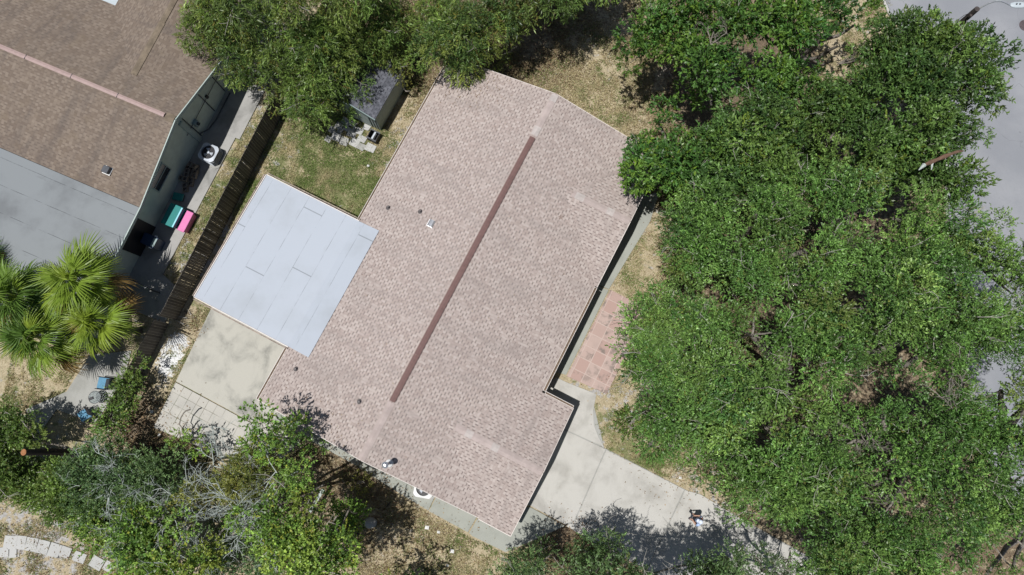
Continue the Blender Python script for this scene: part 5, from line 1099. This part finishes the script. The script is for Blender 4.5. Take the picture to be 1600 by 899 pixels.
# ------------------------------------------------------------------ street lamp, manhole, signs of use
hp_ = 8.6; c = at(1527, 14, hp_); L0 = empty('street_lamp', (c[0], c[1], 0), 'street lamp on a dark wooden pole with long curved arm over the road', 'street lamp')
MB().tube([(c[0], c[1], -.2), (c[0], c[1], hp_)], [.17, .115], 14).build('pole', M['pole'], L0)
e = at(1578, 8, hp_+.4); e2 = at(1607, 8, hp_+.4)
MB().tube([(c[0], c[1], hp_-.5), *[tuple(np.array([c[0], c[1], hp_-.5])*(1-t)+e*t+np.array([0, .22*math.sin(t*math.pi), .3*math.sin(t*math.pi)])) for t in (.12, .25, .4, .55, .7, .85)], tuple(e)], .035, 8).build('arm', M['galv'], L0)
hd = MB(); cc = (e+e2)/2; ln = np.linalg.norm(e2-e); an = math.atan2(e2[1]-e[1], e2[0]-e[0]); prof = []
for k in range(9):
    t = k/8*math.pi; 
pr = [(0, .04), (.06, .10), (.25, .15), (.6, .155), (.85, .12), (1.0, .03)]
vs = []
for t, w_ in pr:
    p = e+(e2-e)*t
    for q in range(10): a_ = q*math.pi/5; vs.append((p[0]-math.sin(an)*w_*math.cos(a_), p[1]+math.cos(an)*w_*math.cos(a_), p[2]+w_*.42*math.sin(a_)))
n_ = 10; hd.add(vs, [(i*n_+k, i*n_+(k+1) % n_, (i+1)*n_+(k+1) % n_, (i+1)*n_+k) for i in range(5) for k in range(n_)]+[tuple(range(n_)), tuple(range(50, 60))[::-1]])
hd.build('lamp_head', M['lamp'], L0, smooth=True)
for t in (.3, .48): p = e+(e2-e)*t; MB().lathe((p[0], p[1], p[2]+.055), [(.035, 0), (.035, .04), (.02, .05)], 10).build('sensor', M['darkgrey'], L0)
pts = [(c[0]-.05, c[1]+.1, hp_-.3)]+[(c[0]-.1-.5*math.sin(t), c[1]-.05-.5+.5*math.cos(t)*1.1, hp_-.35-.5*t/2) for t in np.linspace(.1, 2.6, 9)]
MB().tube(pts, .012, 5).build('cable', M['dark'], L0)
MB().box((c[0], c[1], hp_-.35), (.42, .1, .12), .9).build('bracket', M['pole'], L0)
c = at(1602, 40, .02); mh = MB().lathe((c[0], c[1], .0), [(.34, 0), (.34, .022), (.3, .024), (.29, .018), (.001, .019)], 28).build('manhole_cover', M['iron']); tag(mh, 'round rusty iron manhole cover in the road at the right edge', 'manhole cover')
# small pieces of white litter on the lawns
for (px, py, wds) in [(1059, 714, 'near the driveway edge'), (1063, 747, 'beside the driveway joint'), (685, 832, 'on the brown lawn near the walk'), (706, 862, 'in the middle of the brown lawn'), (699, 884, 'lowest on the brown lawn'), (667, 825, 'half buried near the condenser'), (575, 259, 'on the green back lawn'), (248, 680, 'by the paver patio corner'), (236, 644, 'beside the white gravel')]:
    c = at(px, py, .05); m = MB(); s_ = random.uniform(.06, .11)
    m.add([(c[0]-s_, c[1]-s_*.6, .02), (c[0]+s_*.9, c[1]-s_*.8, .03), (c[0]+s_, c[1]+s_*.7, .02), (c[0]-s_*.7, c[1]+s_, .03), (c[0], c[1], .09)], [(0, 1, 4), (1, 2, 4), (2, 3, 4), (3, 0, 4), (3, 2, 1, 0)])
    tag(m.build('pale_stone', M['white']), 'small white stone %s' % wds, 'stone', 'small white stones on the lawns')
# bleached palm frond pieces by the fence
for (px, py, a_, wds) in [(290, 497, .3, 'upper piece'), (298, 492, -.5, 'middle piece'), (286, 506, .1, 'lower piece')]:
    c = at(px, py, .05); m = MB(); d2 = (math.cos(R(150)+a_), math.sin(R(150)+a_))
    m.add([(c[0], c[1]-.04, .04), (c[0]+d2[0]*.5, c[1]+d2[1]*.5, .06), (c[0], c[1]+.04, .05), (c[0]-d2[0]*.1, c[1], .03)], [(0, 1, 2, 3)])
    tag(m.build('dry_frond_piece', M['bark_pale']), 'bleached dry palm leaf piece near the flat roof corner, %s' % wds, 'dry frond', 'dry palm leaf pieces by the fence')
# rough stump and grey stone on the lower lawn
c = at(577, 818, .25); bm_ = MB().lathe((c[0], c[1], -.05), [(.34, 0), (.36, .12), (.28, .26), (.12, .33)], 12, 1, .8); tag(bm_.build('boulder', M['slab_grey'], smooth=True), 'grey rounded boulder in the shaded lower lawn', 'boulder')
p0 = at(550, 842, .1); p1 = at(610, 785, .12); tag(MB().tube([tuple(x) for x in wiggle(p0, p1, 7, .05)], list(np.linspace(.05, .02, 7)), 6).build('fallen_branch', M['darkbark']), 'dark curved branch lying across the lower lawn', 'branch')
p0 = at(505, 765, .9); p1 = at(484, 800, .9); tag(MB().bar(tuple(p0), tuple(p1), .16, .05).build('old_plank', M['dead']), 'grey weathered plank leaning in the lower trees', 'plank')

# ------------------------------------------------------------------ person on the driveway
def skinned(name, verts, edges, radii, mat, parent, lvl=2, root=0):
    me = bpy.data.meshes.new(name); me.from_pydata([tuple(v) for v in verts], edges, []); o = bpy.data.objects.new(name, me); col.objects.link(o)
    if parent: o.parent = parent
    md = o.modifiers.new('skin', 'SKIN'); md.use_smooth_shade = True; sv = me.skin_vertices[0].data if me.skin_vertices else None
    if sv is None:
        bm = bmesh.new(); bm.from_mesh(me); bm.verts.layers.skin.verify(); bm.to_mesh(me); bm.free(); sv = me.skin_vertices[0].data
    for i, r in enumerate(radii): sv[i].radius = (r, r) if not hasattr(r, '__len__') else r; sv[i].use_root = (i == root)
    s = o.modifiers.new('sub', 'SUBSURF'); s.levels = s.render_levels = lvl; me.materials.append(mat); return o
pc = at(1082, 808, 0); PE = empty('person', (pc[0], pc[1], .03), 'person in pale blue shirt and pale cap standing on the driveway holding a controller', 'person'); PE.rotation_euler = (0, 0, R(150))
# facing local +x
bv = [(0, 0, .95), (0, 0, 1.12), (.01, 0, 1.30), (0, 0, 1.42), (.02, 0, 1.50), (.04, 0, 1.60), (.05, 0, 1.68),
      (0, .10, .90), (.02, .12, .50), (-.02, .13, .09), (.12, .14, .04), (0, -.10, .90), (.01, -.12, .50), (-.03, -.13, .09), (.11, -.15, .04),
      (0, .19, 1.40), (.02, .25, 1.14), (.25, .12, 1.10), (.31, .08, 1.11), (0, -.19, 1.40), (.02, -.25, 1.14), (.25, -.12, 1.10), (.31, -.08, 1.11)]
be = [(0, 1), (1, 2), (2, 3), (3, 4), (4, 5), (5, 6), (0, 7), (7, 8), (8, 9), (9, 10), (0, 11), (11, 12), (12, 13), (13, 14), (3, 15), (15, 16), (16, 17), (17, 18), (3, 19), (19, 20), (20, 21), (21, 22)]
br = [(.14, .12), (.125, .11), (.15, .12), (.10, .09), .052, .085, .075, .085, .06, .042, .035, .085, .06, .042, .035, .062, .042, .03, .028, .062, .042, .03, .028]
skinned('body', bv, be, br, M['skin'], PE)
sv_ = [(0, 0, .93), (0, 0, 1.12), (.01, 0, 1.30), (0, 0, 1.42), (0, .19, 1.405), (.018, .235, 1.22), (0, -.19, 1.405), (.018, -.235, 1.22)]
skinned('shirt', sv_, [(0, 1), (1, 2), (2, 3), (3, 4), (4, 5), (3, 6), (6, 7)], [(.165, .145), (.15, .135), (.175, .145), (.115, .10), .08, .065, .08, .065], M['shirt'], PE)
skinned('shorts', [(0, 0, .97), (0, .10, .86), (.015, .12, .56), (0, -.10, .86), (.01, -.12, .56)], [(0, 1), (1, 2), (0, 3), (3, 4)], [(.15, .13), .105, .09, .105, .09], M['shorts'], PE, 1)
m = MB().lathe((.05, 0, 1.68), [(.105, 0), (.11, .05), (.09, .1), (.03, .13)], 16); m.add([(.1, -.09, 1.69), (.24, -.06, 1.68), (.24, .06, 1.68), (.1, .09, 1.69), (.1, -.09, 1.70), (.24, -.06, 1.69), (.24, .06, 1.69), (.1, .09, 1.70)], [(3, 2, 1, 0), (4, 5, 6, 7), (0, 1, 5, 4), (1, 2, 6, 5), (2, 3, 7, 6), (3, 0, 4, 7)])
def loc(m, name, mat, **k):
    o = m.build(name, mat, None, **k); o.parent = PE; return o
loc(m, 'cap', M['cap'], smooth=True)
m = MB().tube([(.12, 0, 1.615), (.145, 0, 1.59)], [.012, .018], 6); loc(m, 'nose', M['skin'])
for s in (-1, 1):
    loc(MB().lathe((.105, s*.035, 1.625), [(.004, 0), (.012, .008), (.004, .016)], 8), 'eye', M['dark'])
    loc(MB().box((.05, s*.095, 1.61), (.04, .02, .06)), 'ear', M['skin'], bevel=.008)
    loc(MB().box((.03, s*.135, .035), (.27, .1, .07)), 'shoe', M['shorts'], bevel=.02)
    for k in range(4):
        z0 = 1.13-.018*k; L_ = (.05, .06, .055, .042)[k]
        skinned('finger', [(.32, s*.075, z0), (.35, s*.068, z0), (.365, s*.05, z0), (.36, s*.035, z0-.005)], [(0, 1), (1, 2), (2, 3)], [.010, .009, .008, .007], M['skin'], PE, 1)
    skinned('thumb', [(.31, s*.06, 1.135), (.33, s*.045, 1.15), (.345, s*.03, 1.15)], [(0, 1), (1, 2)], [.011, .010, .008], M['skin'], PE, 1)
ct = empty('controller', (0, 0, 0), 'small dark controller with a screen held in both hands of the person', 'controller')
q = Matrix.Rotation(R(150), 3, 'Z') @ Vector((.36, 0, 1.135)); ct.location = (pc[0]+q.x, pc[1]+q.y, .03+q.z)
lx = Vector(ct.location); MB().box(lx, (.10, .17, .03), R(150)).build('case', M['darkgrey'], ct, bevel=.008); MB().box(lx+Vector((math.cos(R(150))*.04, math.sin(R(150))*.04, .03)), (.09, .15, .008), R(150)).build('screen', M['glass'], ct)
print('leaf quads', SHC['n'])
